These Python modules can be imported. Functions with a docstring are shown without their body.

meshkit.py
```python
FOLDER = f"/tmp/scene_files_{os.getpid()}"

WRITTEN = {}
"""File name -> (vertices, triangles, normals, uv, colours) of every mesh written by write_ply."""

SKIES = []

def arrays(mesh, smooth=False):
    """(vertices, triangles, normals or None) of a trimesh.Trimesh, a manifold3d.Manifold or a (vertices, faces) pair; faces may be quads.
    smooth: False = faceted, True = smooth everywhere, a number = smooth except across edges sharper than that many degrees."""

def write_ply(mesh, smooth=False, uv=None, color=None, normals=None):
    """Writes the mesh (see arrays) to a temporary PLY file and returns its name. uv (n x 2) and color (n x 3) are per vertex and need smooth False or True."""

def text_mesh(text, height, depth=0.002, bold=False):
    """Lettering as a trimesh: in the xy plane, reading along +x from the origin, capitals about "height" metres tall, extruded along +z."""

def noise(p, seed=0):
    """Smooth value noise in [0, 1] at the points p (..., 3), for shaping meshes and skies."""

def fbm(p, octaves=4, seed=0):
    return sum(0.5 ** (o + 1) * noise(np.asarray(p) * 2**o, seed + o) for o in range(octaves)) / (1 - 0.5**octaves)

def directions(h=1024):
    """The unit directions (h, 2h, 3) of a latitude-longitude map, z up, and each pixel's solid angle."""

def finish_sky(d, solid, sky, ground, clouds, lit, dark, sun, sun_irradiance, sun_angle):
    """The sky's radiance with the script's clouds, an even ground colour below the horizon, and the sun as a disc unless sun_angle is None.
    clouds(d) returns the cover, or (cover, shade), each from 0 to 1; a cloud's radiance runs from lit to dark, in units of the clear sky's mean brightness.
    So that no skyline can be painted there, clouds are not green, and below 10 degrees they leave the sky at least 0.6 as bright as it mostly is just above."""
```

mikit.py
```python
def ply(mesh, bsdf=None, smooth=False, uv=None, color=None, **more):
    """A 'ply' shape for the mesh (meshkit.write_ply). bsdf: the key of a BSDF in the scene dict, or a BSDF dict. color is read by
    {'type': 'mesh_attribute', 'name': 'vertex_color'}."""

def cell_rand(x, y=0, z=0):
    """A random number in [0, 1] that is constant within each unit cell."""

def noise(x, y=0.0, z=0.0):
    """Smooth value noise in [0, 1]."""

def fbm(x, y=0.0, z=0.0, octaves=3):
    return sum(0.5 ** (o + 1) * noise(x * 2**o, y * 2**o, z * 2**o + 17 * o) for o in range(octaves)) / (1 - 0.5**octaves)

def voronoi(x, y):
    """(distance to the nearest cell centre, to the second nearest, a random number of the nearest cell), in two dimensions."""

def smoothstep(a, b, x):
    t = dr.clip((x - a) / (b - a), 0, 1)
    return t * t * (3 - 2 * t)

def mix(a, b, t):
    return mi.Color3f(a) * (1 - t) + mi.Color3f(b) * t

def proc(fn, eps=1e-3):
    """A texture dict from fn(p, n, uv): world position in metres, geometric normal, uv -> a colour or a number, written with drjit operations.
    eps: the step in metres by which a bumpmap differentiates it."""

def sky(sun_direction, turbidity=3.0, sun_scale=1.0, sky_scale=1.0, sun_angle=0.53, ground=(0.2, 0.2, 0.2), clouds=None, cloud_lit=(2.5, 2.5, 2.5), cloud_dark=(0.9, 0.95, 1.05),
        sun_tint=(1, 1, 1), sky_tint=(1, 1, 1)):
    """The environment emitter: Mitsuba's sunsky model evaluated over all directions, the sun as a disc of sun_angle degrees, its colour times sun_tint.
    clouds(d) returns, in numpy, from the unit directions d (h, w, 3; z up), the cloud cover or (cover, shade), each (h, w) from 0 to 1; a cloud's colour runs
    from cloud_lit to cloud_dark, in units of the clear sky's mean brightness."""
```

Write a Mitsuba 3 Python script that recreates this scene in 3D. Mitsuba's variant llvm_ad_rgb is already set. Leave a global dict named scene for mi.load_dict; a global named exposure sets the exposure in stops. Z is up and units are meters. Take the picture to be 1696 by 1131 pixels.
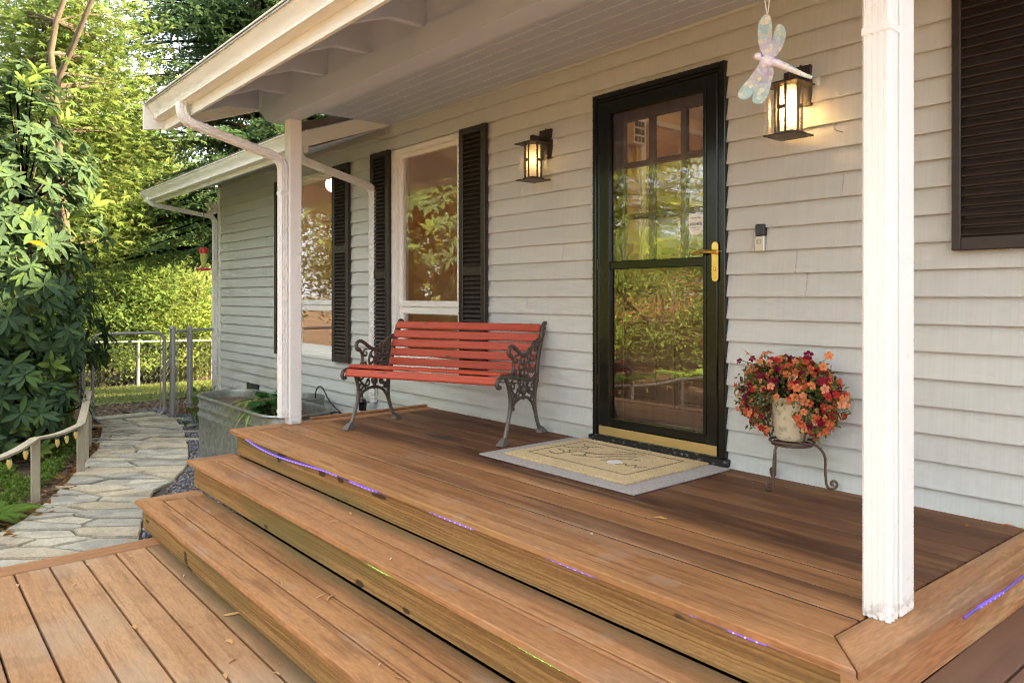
import math, random
import numpy as np, trimesh, mitsuba as mi, drjit as dr
from shapely.geometry import Polygon, Point, LineString, MultiPoint, box as sbox
from shapely.ops import unary_union, voronoi_diagram
import mikit, meshkit
from mikit import proc, noise, fbm, cell_rand, smoothstep, mix, voronoi
T = mi.ScalarTransform4f
scene, labels = {'type': 'scene'}, {}

# ---------------------------------------------------------------- camera, light, exposure
YAW = math.atan2(1040, 1224)
CAM = np.array([0, -3.37, 0.893])
FWD = np.array([-math.cos(YAW), math.sin(YAW), 0])
scene['camera'] = {'type': 'perspective', 'fov': math.degrees(2 * math.atan(848 / 1224)), 'fov_axis': 'x',
                   'principal_point_offset_y': 75.0 / 1131,
                   'to_world': T().look_at(origin=CAM.tolist(), target=(CAM + FWD).tolist(), up=[0, 0, 1]),
                   'near_clip': 0.05, 'far_clip': 600.0}
scene['sky'] = mikit.sky((0.50, 0.60, 0.50), turbidity=3.5, sun_scale=2.3, sun_angle=5.0, sky_scale=1.0,
                         clouds=lambda d: 0.85 + 0.15 * np.clip(d[..., 2], 0, 1), cloud_lit=(2.45, 2.55, 2.68), cloud_dark=(1.6, 1.6, 1.6),
                         sun_tint=(0.98, 0.97, 0.86))
exposure = 3.42

# ---------------------------------------------------------------- scene helpers
used = set()
def fresh(base):
    k, i = base, 0
    while k in used:
        i += 1
        k = f'{base}_{i:03d}'
    used.add(k)
    return k
def thing(name, label, cat=None, group=None, kind=None):
    k = fresh(name)
    labels[k] = {'label': label}
    if cat: labels[k]['category'] = cat
    if group: labels[k]['group'] = group
    if kind: labels[k]['kind'] = kind
    return k
def struct(name, label, mesh=None, mat=None, smooth=False):
    k = fresh(name)
    labels[k] = {'label': label, 'kind': 'structure'}
    if mesh is not None: scene[k] = mikit.ply(mesh, mat, smooth)
    return k
def part(name, mesh, mat, parent, smooth=False, label=None, kind=None, **more):
    k = fresh(parent + '__' + name)
    scene[k] = mikit.ply(mesh, mat, smooth, **more)
    if label or kind: labels[k] = {}
    if label: labels[k]['label'] = label
    if kind: labels[k]['kind'] = kind
    return k
def put(k, mesh, mat, smooth=False, **more):
    scene[k] = mikit.ply(mesh, mat, smooth, **more)
    return k
def cat(*ms):
    l = []
    for m in ms: l += list(m) if isinstance(m, (list, tuple)) else [m]
    return trimesh.util.concatenate(l)

# ---------------------------------------------------------------- mesh helpers
def box(x0, x1, y0, y1, z0, z1, b=0.0):
    if b <= 0:
        return trimesh.creation.box(bounds=[[x0, y0, z0], [x1, y1, z1]])
    c, h = np.array([(x0 + x1) / 2, (y0 + y1) / 2, (z0 + z1) / 2]), np.array([x1 - x0, y1 - y0, z1 - z0]) / 2
    b = min(b, 0.45 * h.min())
    pts = []
    for s in np.ndindex(2, 2, 2):
        s = np.array(s) * 2 - 1
        for k in range(3):
            o = h - b; o[k] = h[k]
            pts.append(c + s * o)
    return trimesh.convex.convex_hull(np.array(pts))
def prism(poly, z0, z1, b=0.0):
    """A convex polygon raised from z0 to z1 with a chamfered top edge."""
    p = Polygon(poly)
    pts = [(x, y, z0) for x, y in p.exterior.coords[:-1]]
    if b > 0:
        q = p.buffer(-b, join_style=2)
        pts += [(x, y, z1 - b) for x, y in p.exterior.coords[:-1]] + [(x, y, z1) for x, y in q.exterior.coords[:-1]]
    else:
        pts += [(x, y, z1) for x, y in p.exterior.coords[:-1]]
    return trimesh.convex.convex_hull(np.array(pts))
def extr(poly, h):
    if not isinstance(poly, Polygon) and not hasattr(poly, 'geoms'): poly = Polygon(poly)
    gs = getattr(poly, 'geoms', [poly])
    return cat([trimesh.creation.extrude_polygon(g, h, engine='earcut') for g in gs])
def out(m):
    if m.volume < 0: m.invert()
    return m
def extr_x(poly_yz, x0, x1):
    m = extr(poly_yz, x1 - x0)
    v = m.vertices.copy()
    m.vertices = np.c_[v[:, 2] + x0, v[:, 0], v[:, 1]]
    return out(m)
def extr_y(poly_xz, y0, y1):
    m = extr(poly_xz, y1 - y0)
    v = m.vertices.copy()
    m.vertices = np.c_[v[:, 0], y1 - v[:, 2], v[:, 1]]
    return out(m)
def spline(P, n=40, closed=False):
    from scipy.interpolate import CubicSpline
    P = np.asarray(P, float)
    if closed: P = np.vstack([P, P[:1]])
    d = np.r_[0, np.cumsum(np.maximum(np.linalg.norm(np.diff(P, axis=0), axis=1), 1e-9))]
    return CubicSpline(d, P, bc_type='periodic' if closed else 'natural')(np.linspace(0, d[-1], n))
def tube(P, r, n=8, cap=True):
    P = np.asarray(P, float); m = len(P)
    r = np.broadcast_to(np.asarray(r, float), (m,))
    t = np.gradient(P, axis=0); t /= np.maximum(np.linalg.norm(t, axis=1, keepdims=True), 1e-12)
    u = np.cross(t[0], [0, 0, 1.0]) if abs(t[0][2]) < 0.9 else np.cross(t[0], [1.0, 0, 0])
    U = []
    for i in range(m):
        u = u - t[i] * (u @ t[i]); u /= np.linalg.norm(u); U.append(u)
    U = np.array(U); W = np.cross(t, U)
    a = np.arange(n) / n * 2 * np.pi
    V = P[:, None] + r[:, None, None] * (np.cos(a)[None, :, None] * U[:, None] + np.sin(a)[None, :, None] * W[:, None])
    V = V.reshape(-1, 3)
    i, j = np.meshgrid(np.arange(m - 1), np.arange(n), indexing='ij')
    a0, a1 = i * n + j, i * n + (j + 1) % n
    F = np.concatenate([np.stack([a0, a1, a1 + n], -1).reshape(-1, 3), np.stack([a0, a1 + n, a0 + n], -1).reshape(-1, 3)])
    if cap:
        V = np.vstack([V, P[0], P[-1]]); c0, c1 = m * n, m * n + 1
        k = np.arange(n)
        F = np.vstack([F, np.stack([np.full(n, c0), (k + 1) % n, k], -1), np.stack([np.full(n, c1), (m - 1) * n + k, (m - 1) * n + (k + 1) % n], -1)])
    return out(trimesh.Trimesh(V, F, process=False))
def sweep(prof, P, B, scale=None):
    """profile (n,2) swept along P with the fixed side vector B; prof x runs along B, prof y along cross(B, tangent)."""
    P = np.asarray(P, float); B = np.asarray(B, float); m, n = len(P), len(prof)
    t = np.gradient(P, axis=0); t /= np.linalg.norm(t, axis=1, keepdims=True)
    N = np.cross(np.broadcast_to(B, t.shape), t); N /= np.linalg.norm(N, axis=1, keepdims=True)
    sc = np.ones(m) if scale is None else np.asarray(scale)
    V = (P[:, None] + sc[:, None, None] * (prof[None, :, :1] * B + prof[None, :, 1:] * N[:, None])).reshape(-1, 3)
    i, j = np.meshgrid(np.arange(m - 1), np.arange(n), indexing='ij')
    a0, a1 = i * n + j, i * n + (j + 1) % n
    F = np.concatenate([np.stack([a0, a1, a1 + n], -1).reshape(-1, 3), np.stack([a0, a1 + n, a0 + n], -1).reshape(-1, 3)])
    return out(trimesh.Trimesh(V, F, process=False))
def lathe(prof, n=32, c=(0, 0, 0)):
    m = trimesh.creation.revolve(np.asarray(prof, float), sections=n)
    m.apply_translation(c); return out(m)
def ball(c, r, sub=2):
    m = trimesh.creation.icosphere(subdivisions=sub, radius=1.0)
    m.apply_scale(r); m.apply_translation(c); return m
def rot(axis, deg):
    return trimesh.transformations.rotation_matrix(math.radians(deg), axis)
def unit(a):
    a = np.asarray(a, float); return a / np.maximum(np.linalg.norm(a, axis=-1, keepdims=True), 1e-12)
def leaves(tpl, pos, axis, nrm, size, col=None):
    tv, tf = tpl
    axis = unit(axis); b = unit(np.cross(nrm, axis)); n = np.cross(axis, b)
    size = np.broadcast_to(size, (len(pos),))
    V = pos[:, None] + size[:, None, None] * (tv[None, :, :1] * axis[:, None] + tv[None, :, 1:2] * b[:, None] + tv[None, :, 2:] * n[:, None])
    F = (np.arange(len(pos))[:, None, None] * len(tv) + tf[None]).reshape(-1, 3)
    m = trimesh.Trimesh(V.reshape(-1, 3), F, process=False)
    if col is None: return m
    return m, np.repeat(col, len(tv), axis=0)
def leaf_tpl(w=0.32, fold=0.06, droop=0.12, k=5, q=0.85):
    t = np.linspace(0, 1, k)
    hw = w / 2 * np.sin(np.pi * t ** q) ** 0.8
    z = -droop * t ** 2
    v = [(0, 0, 0)]
    for i in range(1, k - 1):
        v += [(t[i], -hw[i], z[i] + fold), (t[i], 0, z[i]), (t[i], hw[i], z[i] + fold)]
    v.append((1, 0, z[-1]))
    f = [(0, 1, 2), (0, 2, 3)]
    for i in range(k - 3):
        a = 1 + 3 * i
        f += [(a, a + 3, a + 4), (a, a + 4, a + 1), (a + 1, a + 4, a + 5), (a + 1, a + 5, a + 2)]
    a = 1 + 3 * (k - 3); e = len(v) - 1
    f += [(a, e, a + 1), (a + 1, e, a + 2)]
    return np.array(v, float), np.array(f)
def star_tpl(lobes=5):
    """a palmate maple leaf: lobes from its base"""
    v, f = [(0.25, 0, 0)], []
    for i in range(lobes):
        a = math.radians((i - (lobes - 1) / 2) * 40)
        L = 0.75 if i in (0, lobes - 1) else 1.0
        k = len(v)
        for (r, da, z) in ((0.42 * L, -15, 0.03), (L * 0.98, 0, -0.08), (0.42 * L, 15, 0.03)):
            q = a + math.radians(da)
            v.append((r * math.cos(q), r * math.sin(q), z))
        f += [(0, k, k + 1), (0, k + 1, k + 2)]
    v.append((0, 0, 0)); e = len(v) - 1
    f += [(e, 1, 0), (e, 0, len(v) - 2)]
    return np.array(v, float), np.array(f)
rngs = lambda s: np.random.default_rng(s)
def rand_dirs(r, n):
    return unit(r.normal(size=(n, 3)))

# ---------------------------------------------------------------- materials
def M(name, d):
    scene['mat_' + name] = d
    return 'mat_' + name
def two(d): return {'type': 'twosided', 'bsdf': d}
def rgb(*c): return {'type': 'rgb', 'value': list(c)}
def pr(c, rough=0.5, **k):
    return {'type': 'principled', 'base_color': c if isinstance(c, dict) else rgb(*c), 'roughness': rough, **k}
def bump(b, fn, scale, eps=1e-3):
    return {'type': 'bumpmap', 'arbitrary': {**proc(fn, eps)}, 'scale': scale, 'bsdf': b}

def wood_color(u, v, z, b, light, mid, dark):
    grain = fbm(u * 4 + b * 53, v * 75, z * 75, 3)
    mott = fbm(u * 1.7 + b * 31, v * 6 + b * 7, z * 2, 3)
    fine = noise(u * 40, v * 260, z * 60)
    c = mix(mid, light, smoothstep(0.25, 0.75, mott * 0.6 + b * 0.4))
    c = mix(c, dark, smoothstep(0.5, 0.8, grain) * 0.55)
    c = mix(c, dark, smoothstep(0.52, 0.72, fbm(u * 0.7 + b * 13, v * 24 + b * 3, z * 5, 3)) * 0.38)
    c = mix(c, (0.30, 0.25, 0.21), smoothstep(0.58, 0.8, fbm(u * 2.3 + 9, v * 9 + 4, z, 3)) * 0.2)
    return c * (0.86 + 0.28 * fine)
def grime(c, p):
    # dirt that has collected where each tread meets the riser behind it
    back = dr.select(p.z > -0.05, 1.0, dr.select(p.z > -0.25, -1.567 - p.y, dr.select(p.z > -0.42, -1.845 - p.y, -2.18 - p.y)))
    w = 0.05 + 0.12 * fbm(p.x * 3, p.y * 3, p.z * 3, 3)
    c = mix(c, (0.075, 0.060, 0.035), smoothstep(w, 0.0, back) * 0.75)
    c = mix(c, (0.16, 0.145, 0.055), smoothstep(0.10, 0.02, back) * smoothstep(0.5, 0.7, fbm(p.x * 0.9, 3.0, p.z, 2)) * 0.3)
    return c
def deck_fn(p, n, uv):
    b = cell_rand(dr.floor((p.y + 1.4555) / 0.1455), dr.floor(p.z * 6.0 + 0.5), 3)
    f = (p.y + 1.4555) / 0.1455; f = f - dr.floor(f)
    c = wood_color(p.x, p.y, p.z, b, (0.42, 0.210, 0.092), (0.31, 0.145, 0.060), (0.15, 0.066, 0.030))
    # the stain kept its dark red tone where the boards are old and sheltered; trodden and weathered at the front
    edge = p.y + 0.75 * (fbm(p.x * 0.7, p.y * 7, 3.0, 3) - 0.5) + 0.42 * (b - 0.5)
    old = smoothstep(-1.35, -0.80, edge) * smoothstep(-0.05, -0.02, p.z)
    st = fbm(p.x * 2.2 + b * 17, p.y * 14 + b * 5, 1.0, 3)
    c = mix(c, mix((0.042, 0.017, 0.010), (0.115, 0.050, 0.026), smoothstep(0.25, 0.75, st * 0.6 + b * 0.4)), old * (0.66 + 0.3 * smoothstep(0.3, 0.6, st)))
    pale = smoothstep(0.06, 0.0, dr.minimum(f, 1 - f)) * smoothstep(-0.05, -0.02, p.z) * smoothstep(0.35, 0.6, fbm(p.x * 1.1, b * 9, 4.0, 2))
    c = mix(c, (0.36, 0.22, 0.085), pale * 0.55)
    scuff = smoothstep(0.68, 0.78, fbm(p.x * 7, p.y * 10, 5.0, 3)) * smoothstep(0.5, 0.72, noise(p.x * 1.3, p.y * 1.3, 2.0))
    c = mix(c, (0.40, 0.32, 0.25), scuff * 0.22)
    spot = smoothstep(0.17, 0.05, dr.sqrt(dr.square((p.x + 3.86) * 0.8) + dr.square((p.y + 0.66) * 1.9)) + 0.12 * (fbm(p.x * 14, p.y * 14, 0.0, 3) - 0.5)) * smoothstep(-0.05, -0.02, p.z)
    c = mix(c, (0.035, 0.03, 0.028), spot * 0.75)
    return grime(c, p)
def deck_low_fn(p, n, uv):
    b = cell_rand(dr.floor((p.y + 2.2) / 0.153), dr.floor(p.z * 6.0 + 0.5), 8)
    c = wood_color(p.x, p.y, p.z, b, (0.46, 0.265, 0.135), (0.37, 0.195, 0.093), (0.22, 0.11, 0.055))
    haze = smoothstep(0.45, 0.75, fbm(p.x * 2.0, p.y * 3.0, 1.0, 4))
    c = mix(c, (0.42, 0.33, 0.24), haze * 0.35)
    spot = smoothstep(0.66, 0.80, fbm(p.x * 9, p.y * 9, 7.0, 2))
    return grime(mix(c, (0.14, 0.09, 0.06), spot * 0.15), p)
def deck_y_fn(p, n, uv):
    b = cell_rand(dr.floor((p.x + 5.02) / 0.15), dr.floor(p.z * 6.0 + 0.5), 5)
    c = wood_color(p.y, p.x, p.z, b, (0.42, 0.222, 0.105), (0.33, 0.162, 0.076), (0.19, 0.09, 0.043))
    # the side deck still has its dark purplish stain
    side = smoothstep(-0.1, -0.15, p.z) * smoothstep(-1.2, -0.9, p.x) * smoothstep(-2.0, -1.8, p.y)
    c = mix(c, mix((0.13, 0.075, 0.058), (0.22, 0.125, 0.085), fbm(p.x * 9, p.y * 2.5, 6.0, 3)), side * 0.85)
    return mix(c, (0.10, 0.035, 0.025), side * smoothstep(0.66, 0.80, fbm(p.x * 7, p.y * 5, 9.0, 3)) * 0.4)
def riser_fn(p, n, uv):
    w = p.z * 26 + 1.6 * fbm(p.x * 1.6, p.z * 9, p.y * 3, 3)
    g = 0.6 * noise(w * 7, p.x * 0.7, 1.0) + 0.4 * fbm(p.x * 5, p.z * 160, 3.0, 2)
    c = mix((0.20, 0.105, 0.036), (0.36, 0.205, 0.075), smoothstep(0.15, 0.85, g)) * (0.85 + 0.3 * noise(p.x * 60, p.z * 420))
    c = mix(c, (0.15, 0.125, 0.045), smoothstep(0.45, 0.75, fbm(p.x * 1.1, p.z * 4, 8.0, 3)) * 0.75)
    knot = smoothstep(0.80, 0.86, fbm(p.x * 7, p.z * 16, 4.0, 2))
    return mix(c, (0.05, 0.03, 0.015), knot * 0.9)
def side_riser_fn(p, n, uv):
    c = mix((0.42, 0.19, 0.085), (0.50, 0.30, 0.15), smoothstep(0.35, 0.7, fbm(p.y * 3, p.z * 30, 1.0, 3)))
    return c * (0.8 + 0.4 * noise(p.y * 20, p.z * 200))
def bumpw(u, v): return 0.6 * noise(u * 8, v * 300) + 0.4 * fbm(u * 30, v * 90, 0.0, 2)
M('deck', bump(pr(proc(deck_fn), 0.58, specular=0.2), lambda p, n, uv: bumpw(p.x, p.y), 0.0007))
M('deck_low', bump(pr(proc(deck_low_fn), 0.62, specular=0.2), lambda p, n, uv: bumpw(p.x, p.y), 0.0007))
M('deck_y', pr(proc(deck_y_fn), 0.6, specular=0.2))
M('riser', pr(proc(riser_fn), 0.6, specular=0.3))
M('side_riser', pr(proc(side_riser_fn), 0.6, specular=0.3))
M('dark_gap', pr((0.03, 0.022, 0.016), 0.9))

def siding_fn(p, n, uv):
    b = cell_rand(dr.floor((p.z - 0.088) / 0.1147), dr.floor(p.x / 3.1), 2)
    t = fbm(p.x * 2.5, p.z * 5, p.y * 2, 3)
    streak = noise(p.x * 190, p.z * 5, 3.0)
    c = mi.Color3f(0.585, 0.60, 0.565) * (0.93 + 0.07 * b + 0.06 * (t - 0.5) + 0.07 * (streak - 0.5))
    dirt = smoothstep(0.55, 0.85, fbm(p.x * 1.2, p.z * 9, 6.0, 3)) * smoothstep(0.5, -0.1, p.z)
    return mix(c, (0.36, 0.35, 0.20), dirt * 0.5)
def siding_bump(p, n, uv):
    saw = noise(p.x * 170, p.z * 7, 1.0) * 0.8 + noise(p.x * 60, p.z * 4, 2.0) * 0.6
    return saw * (0.35 + 0.9 * smoothstep(0.3, 0.7, fbm(p.x * 1.5, p.z * 8.7, 5.0, 2))) + 0.5 * fbm(p.x * 25, p.z * 70, 9.0, 2)
M('siding', bump(pr(proc(siding_fn), 0.62, specular=0.3), siding_bump, 0.0011))
M('sheath', pr((0.42, 0.40, 0.35), 0.8))
M('felt', pr((0.045, 0.042, 0.040), 0.9))
M('white', bump(pr(proc(lambda p, n, uv: mi.Color3f(0.77, 0.78, 0.72) * (0.95 + 0.08 * fbm(p.x * 5, p.y * 5, p.z * 2.2, 3))), 0.42, specular=0.4),
                lambda p, n, uv: fbm(p.x * 40, p.y * 40, p.z * 12, 2), 0.0006))
def post_fn(p, n, uv):
    c = mi.Color3f(0.82, 0.82, 0.80) * (0.96 + 0.07 * fbm(p.x * 9, p.y * 9, p.z * 2.0, 3))
    w = smoothstep(0.075, 0.01, p.z) * smoothstep(0.46, 0.56, fbm(p.x * 45, p.y * 45, p.z * 60, 2))
    s = smoothstep(0.80, 0.86, fbm(p.x * 50, p.y * 50, p.z * 40, 2)) * 0.3
    return mix(c, (0.34, 0.27, 0.16), dr.maximum(w, s) * 0.45)
M('post', pr(proc(post_fn), 0.42, specular=0.4))
M('vinyl', pr((0.82, 0.80, 0.76), 0.35, specular=0.5))
M('ceiling', pr(proc(lambda p, n, uv: mi.Color3f(0.45, 0.515, 0.62) * (0.93 + 0.14 * fbm(p.x * 3, p.y * 8, p.z, 3))), 0.6, specular=0.3))
M('groove', pr((0.86, 0.87, 0.88), 0.6))  # pale backing colour stands in for light caught on the plank edges
M('shingle', pr(proc(lambda p, n, uv: mix((0.07, 0.055, 0.045), (0.15, 0.12, 0.10), fbm(p.x * 18, p.y * 18, p.z * 18, 3))), 0.9))
M('shutter', pr(proc(lambda p, n, uv: mi.Color3f(0.028, 0.020, 0.016) * (0.7 + 0.6 * fbm(p.x * 9, p.z * 30, p.y * 9, 2))), 0.38, specular=0.5))
M('door_black', pr((0.006, 0.008, 0.006), 0.16, specular=0.45, clearcoat=0.2, clearcoat_gloss=0.95))
M('sill_black', pr(proc(lambda p, n, uv: mix((0.012, 0.012, 0.012), (0.16, 0.15, 0.13), smoothstep(0.62, 0.75, fbm(p.x * 60, p.y * 60, p.z * 60, 2)))), 0.5))
M('brass', {'type': 'principled', 'base_color': rgb(0.80, 0.56, 0.17), 'metallic': 1.0, 'roughness': 0.24})
M('kick', {'type': 'principled', 'base_color': rgb(0.72, 0.56, 0.25), 'metallic': 0.8, 'roughness': 0.38})
M('inner_wood', pr(proc(lambda p, n, uv: mix((0.050, 0.020, 0.009), (0.095, 0.042, 0.017), fbm(p.x * 40, p.z * 4, p.y * 40, 3))), 0.4))
M('louvre', pr((0.42, 0.22, 0.09), 0.5))
M('peach', two(pr((0.68, 0.50, 0.30), 0.8)))
M('int_white', pr((0.70, 0.64, 0.54), 0.7))
M('int_floor', pr((0.25, 0.14, 0.07), 0.5))
M('glass', {'type': 'thindielectric', 'int_ior': 2.05})
M('lantern_glass', {'type': 'thindielectric', 'int_ior': 1.45})
M('bronze', {'type': 'principled', 'base_color': rgb(0.055, 0.04, 0.028), 'metallic': 0.5, 'roughness': 0.4})
M('steel', {'type': 'principled', 'base_color': rgb(0.55, 0.53, 0.48), 'metallic': 0.9, 'roughness': 0.35})
M('black', pr((0.012, 0.012, 0.013), 0.25))
def red_fn(p, n, uv):
    c = mix((0.39, 0.050, 0.024), (0.50, 0.086, 0.040), fbm(p.x * 5, p.y * 5, p.z * 40, 3)) * (0.85 + 0.3 * noise(p.x * 8, p.y * 8, p.z * 240))
    chip = smoothstep(0.74, 0.80, fbm(p.x * 12, p.y * 12, p.z * 50, 3))
    return mix(c, (0.10, 0.05, 0.035), chip * 0.8)
M('red', pr(proc(red_fn), 0.5, specular=0.4))
def iron_fn(p, n, uv):
    c = mix((0.05, 0.04, 0.034), (0.12, 0.10, 0.088), fbm(p.x * 30, p.y * 30, p.z * 30, 3))
    rust = smoothstep(0.55, 0.75, fbm(p.x * 14 + 5, p.y * 14, p.z * 14, 3))
    c = mix(c, (0.16, 0.075, 0.035), rust * 0.5)
    return mix(c, (0.24, 0.22, 0.20), smoothstep(0.30, 0.02, p.z) * 0.55)
M('iron', pr(proc(iron_fn), 0.5, specular=0.5, metallic=0.25))
M('stand_iron', pr(proc(lambda p, n, uv: mix((0.085, 0.048, 0.034), (0.16, 0.10, 0.07), fbm(p.x * 40, p.y * 40, p.z * 40, 3))), 0.5, metallic=0.3))
M('ceramic', pr(proc(lambda p, n, uv: mix((0.62, 0.55, 0.38), (0.42, 0.40, 0.26), smoothstep(0.52, 0.66, fbm(p.x * 38, p.y * 38, p.z * 42, 3)))), 0.3, specular=0.6))
M('mat_grey', bump(pr(proc(lambda p, n, uv: mi.Color3f(0.37, 0.335, 0.315) * (0.78 + 0.44 * noise(p.x * 260, p.y * 260))), 0.95), lambda p, n, uv: noise(p.x * 260, p.y * 260), 0.004))
M('mat_tan', bump(pr(proc(lambda p, n, uv: mi.Color3f(0.56, 0.42, 0.235) * (0.75 + 0.5 * noise(p.x * 280, p.y * 280)) * (0.9 + 0.2 * fbm(p.x * 9, p.y * 9, 0.0, 2))), 0.95), lambda p, n, uv: noise(p.x * 280, p.y * 280), 0.004))
M('mat_line', pr((0.13, 0.10, 0.072), 0.95))
M('galv', {'type': 'principled', 'base_color': proc(lambda p, n, uv: mix((0.24, 0.26, 0.23), (0.38, 0.39, 0.35), voronoi(p.x * 30 + p.y * 30, p.z * 30)[2])), 'metallic': 0.7, 'roughness': 0.42})
M('fence', {'type': 'principled', 'base_color': rgb(0.40, 0.39, 0.37), 'metallic': 0.5, 'roughness': 0.5})
M('rail_wood', pr(proc(lambda p, n, uv: mix((0.27, 0.225, 0.15), (0.45, 0.395, 0.29), fbm(p.x * 30, p.y * 30, p.z * 5, 3))), 0.85))
def stone_at(k, p):
    _, _, w = voronoi(p.x * 2.1, p.y * 2.1)
    s = fbm(p.x * 14, p.y * 14, 3.0, 3)
    c = mix((0.27, 0.245, 0.195), (0.46, 0.43, 0.355), 0.45 * w + 0.55 * s)
    c = mix(c, (0.20, 0.195, 0.17), smoothstep(0.52, 0.75, fbm(p.x * 5, p.y * 5, 8.0, 3)) * 0.6) * (0.82 + 0.36 * noise(p.x * 130, p.y * 130))
    return c * mi.Color3f(*k)
for i_, k_ in enumerate([(1.0, 1.0, 1.0), (1.16, 1.13, 1.06), (0.86, 0.86, 0.87), (1.06, 0.98, 0.86)]):
    M(f'stone_{i_}', bump(pr(proc(lambda p, n, uv, k_=k_: stone_at(k_, p)), 0.85), lambda p, n, uv: fbm(p.x * 60, p.y * 60, p.z * 60, 3), 0.005))
M('sandjoint', pr(proc(lambda p, n, uv: mix(mix((0.09, 0.075, 0.055), (0.22, 0.19, 0.14), fbm(p.x * 60, p.y * 60, 0.0, 3)), (0.08, 0.10, 0.03), smoothstep(0.5, 0.65, fbm(p.x * 3, p.y * 3, 5.0, 3)) * 0.7)), 0.95))
M('soil', pr(proc(lambda p, n, uv: mix((0.035, 0.024, 0.016), (0.11, 0.075, 0.048), fbm(p.x * 14, p.y * 14, 0.0, 4))), 0.95))
M('lawn', pr(proc(lambda p, n, uv: mix((0.10, 0.14, 0.035), (0.19, 0.20, 0.07), fbm(p.x * 3, p.y * 3, 0.0, 4))), 0.9))
M('gravel', pr({'type': 'mesh_attribute', 'name': 'vertex_color'}, 0.75))
M('bark', pr(proc(lambda p, n, uv: mix((0.06, 0.045, 0.03), (0.16, 0.125, 0.085), fbm(p.x * 25, p.y * 25, p.z * 4, 3))), 0.9))
M('red_bark', pr(proc(lambda p, n, uv: mix((0.10, 0.045, 0.025), (0.22, 0.11, 0.06), fbm(p.x * 20, p.y * 20, p.z * 4, 3))), 0.9))
VC = {'type': 'mesh_attribute', 'name': 'vertex_color'}
M('leaf', {'type': 'principledthin', 'base_color': VC, 'roughness': 0.5, 'diff_trans': 1.15, 'eta': 1.4, 'spec_trans': 0.0})
M('waxy', {'type': 'principledthin', 'base_color': VC, 'roughness': 0.3, 'diff_trans': 0.55, 'eta': 1.6, 'spec_trans': 0.0})
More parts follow.
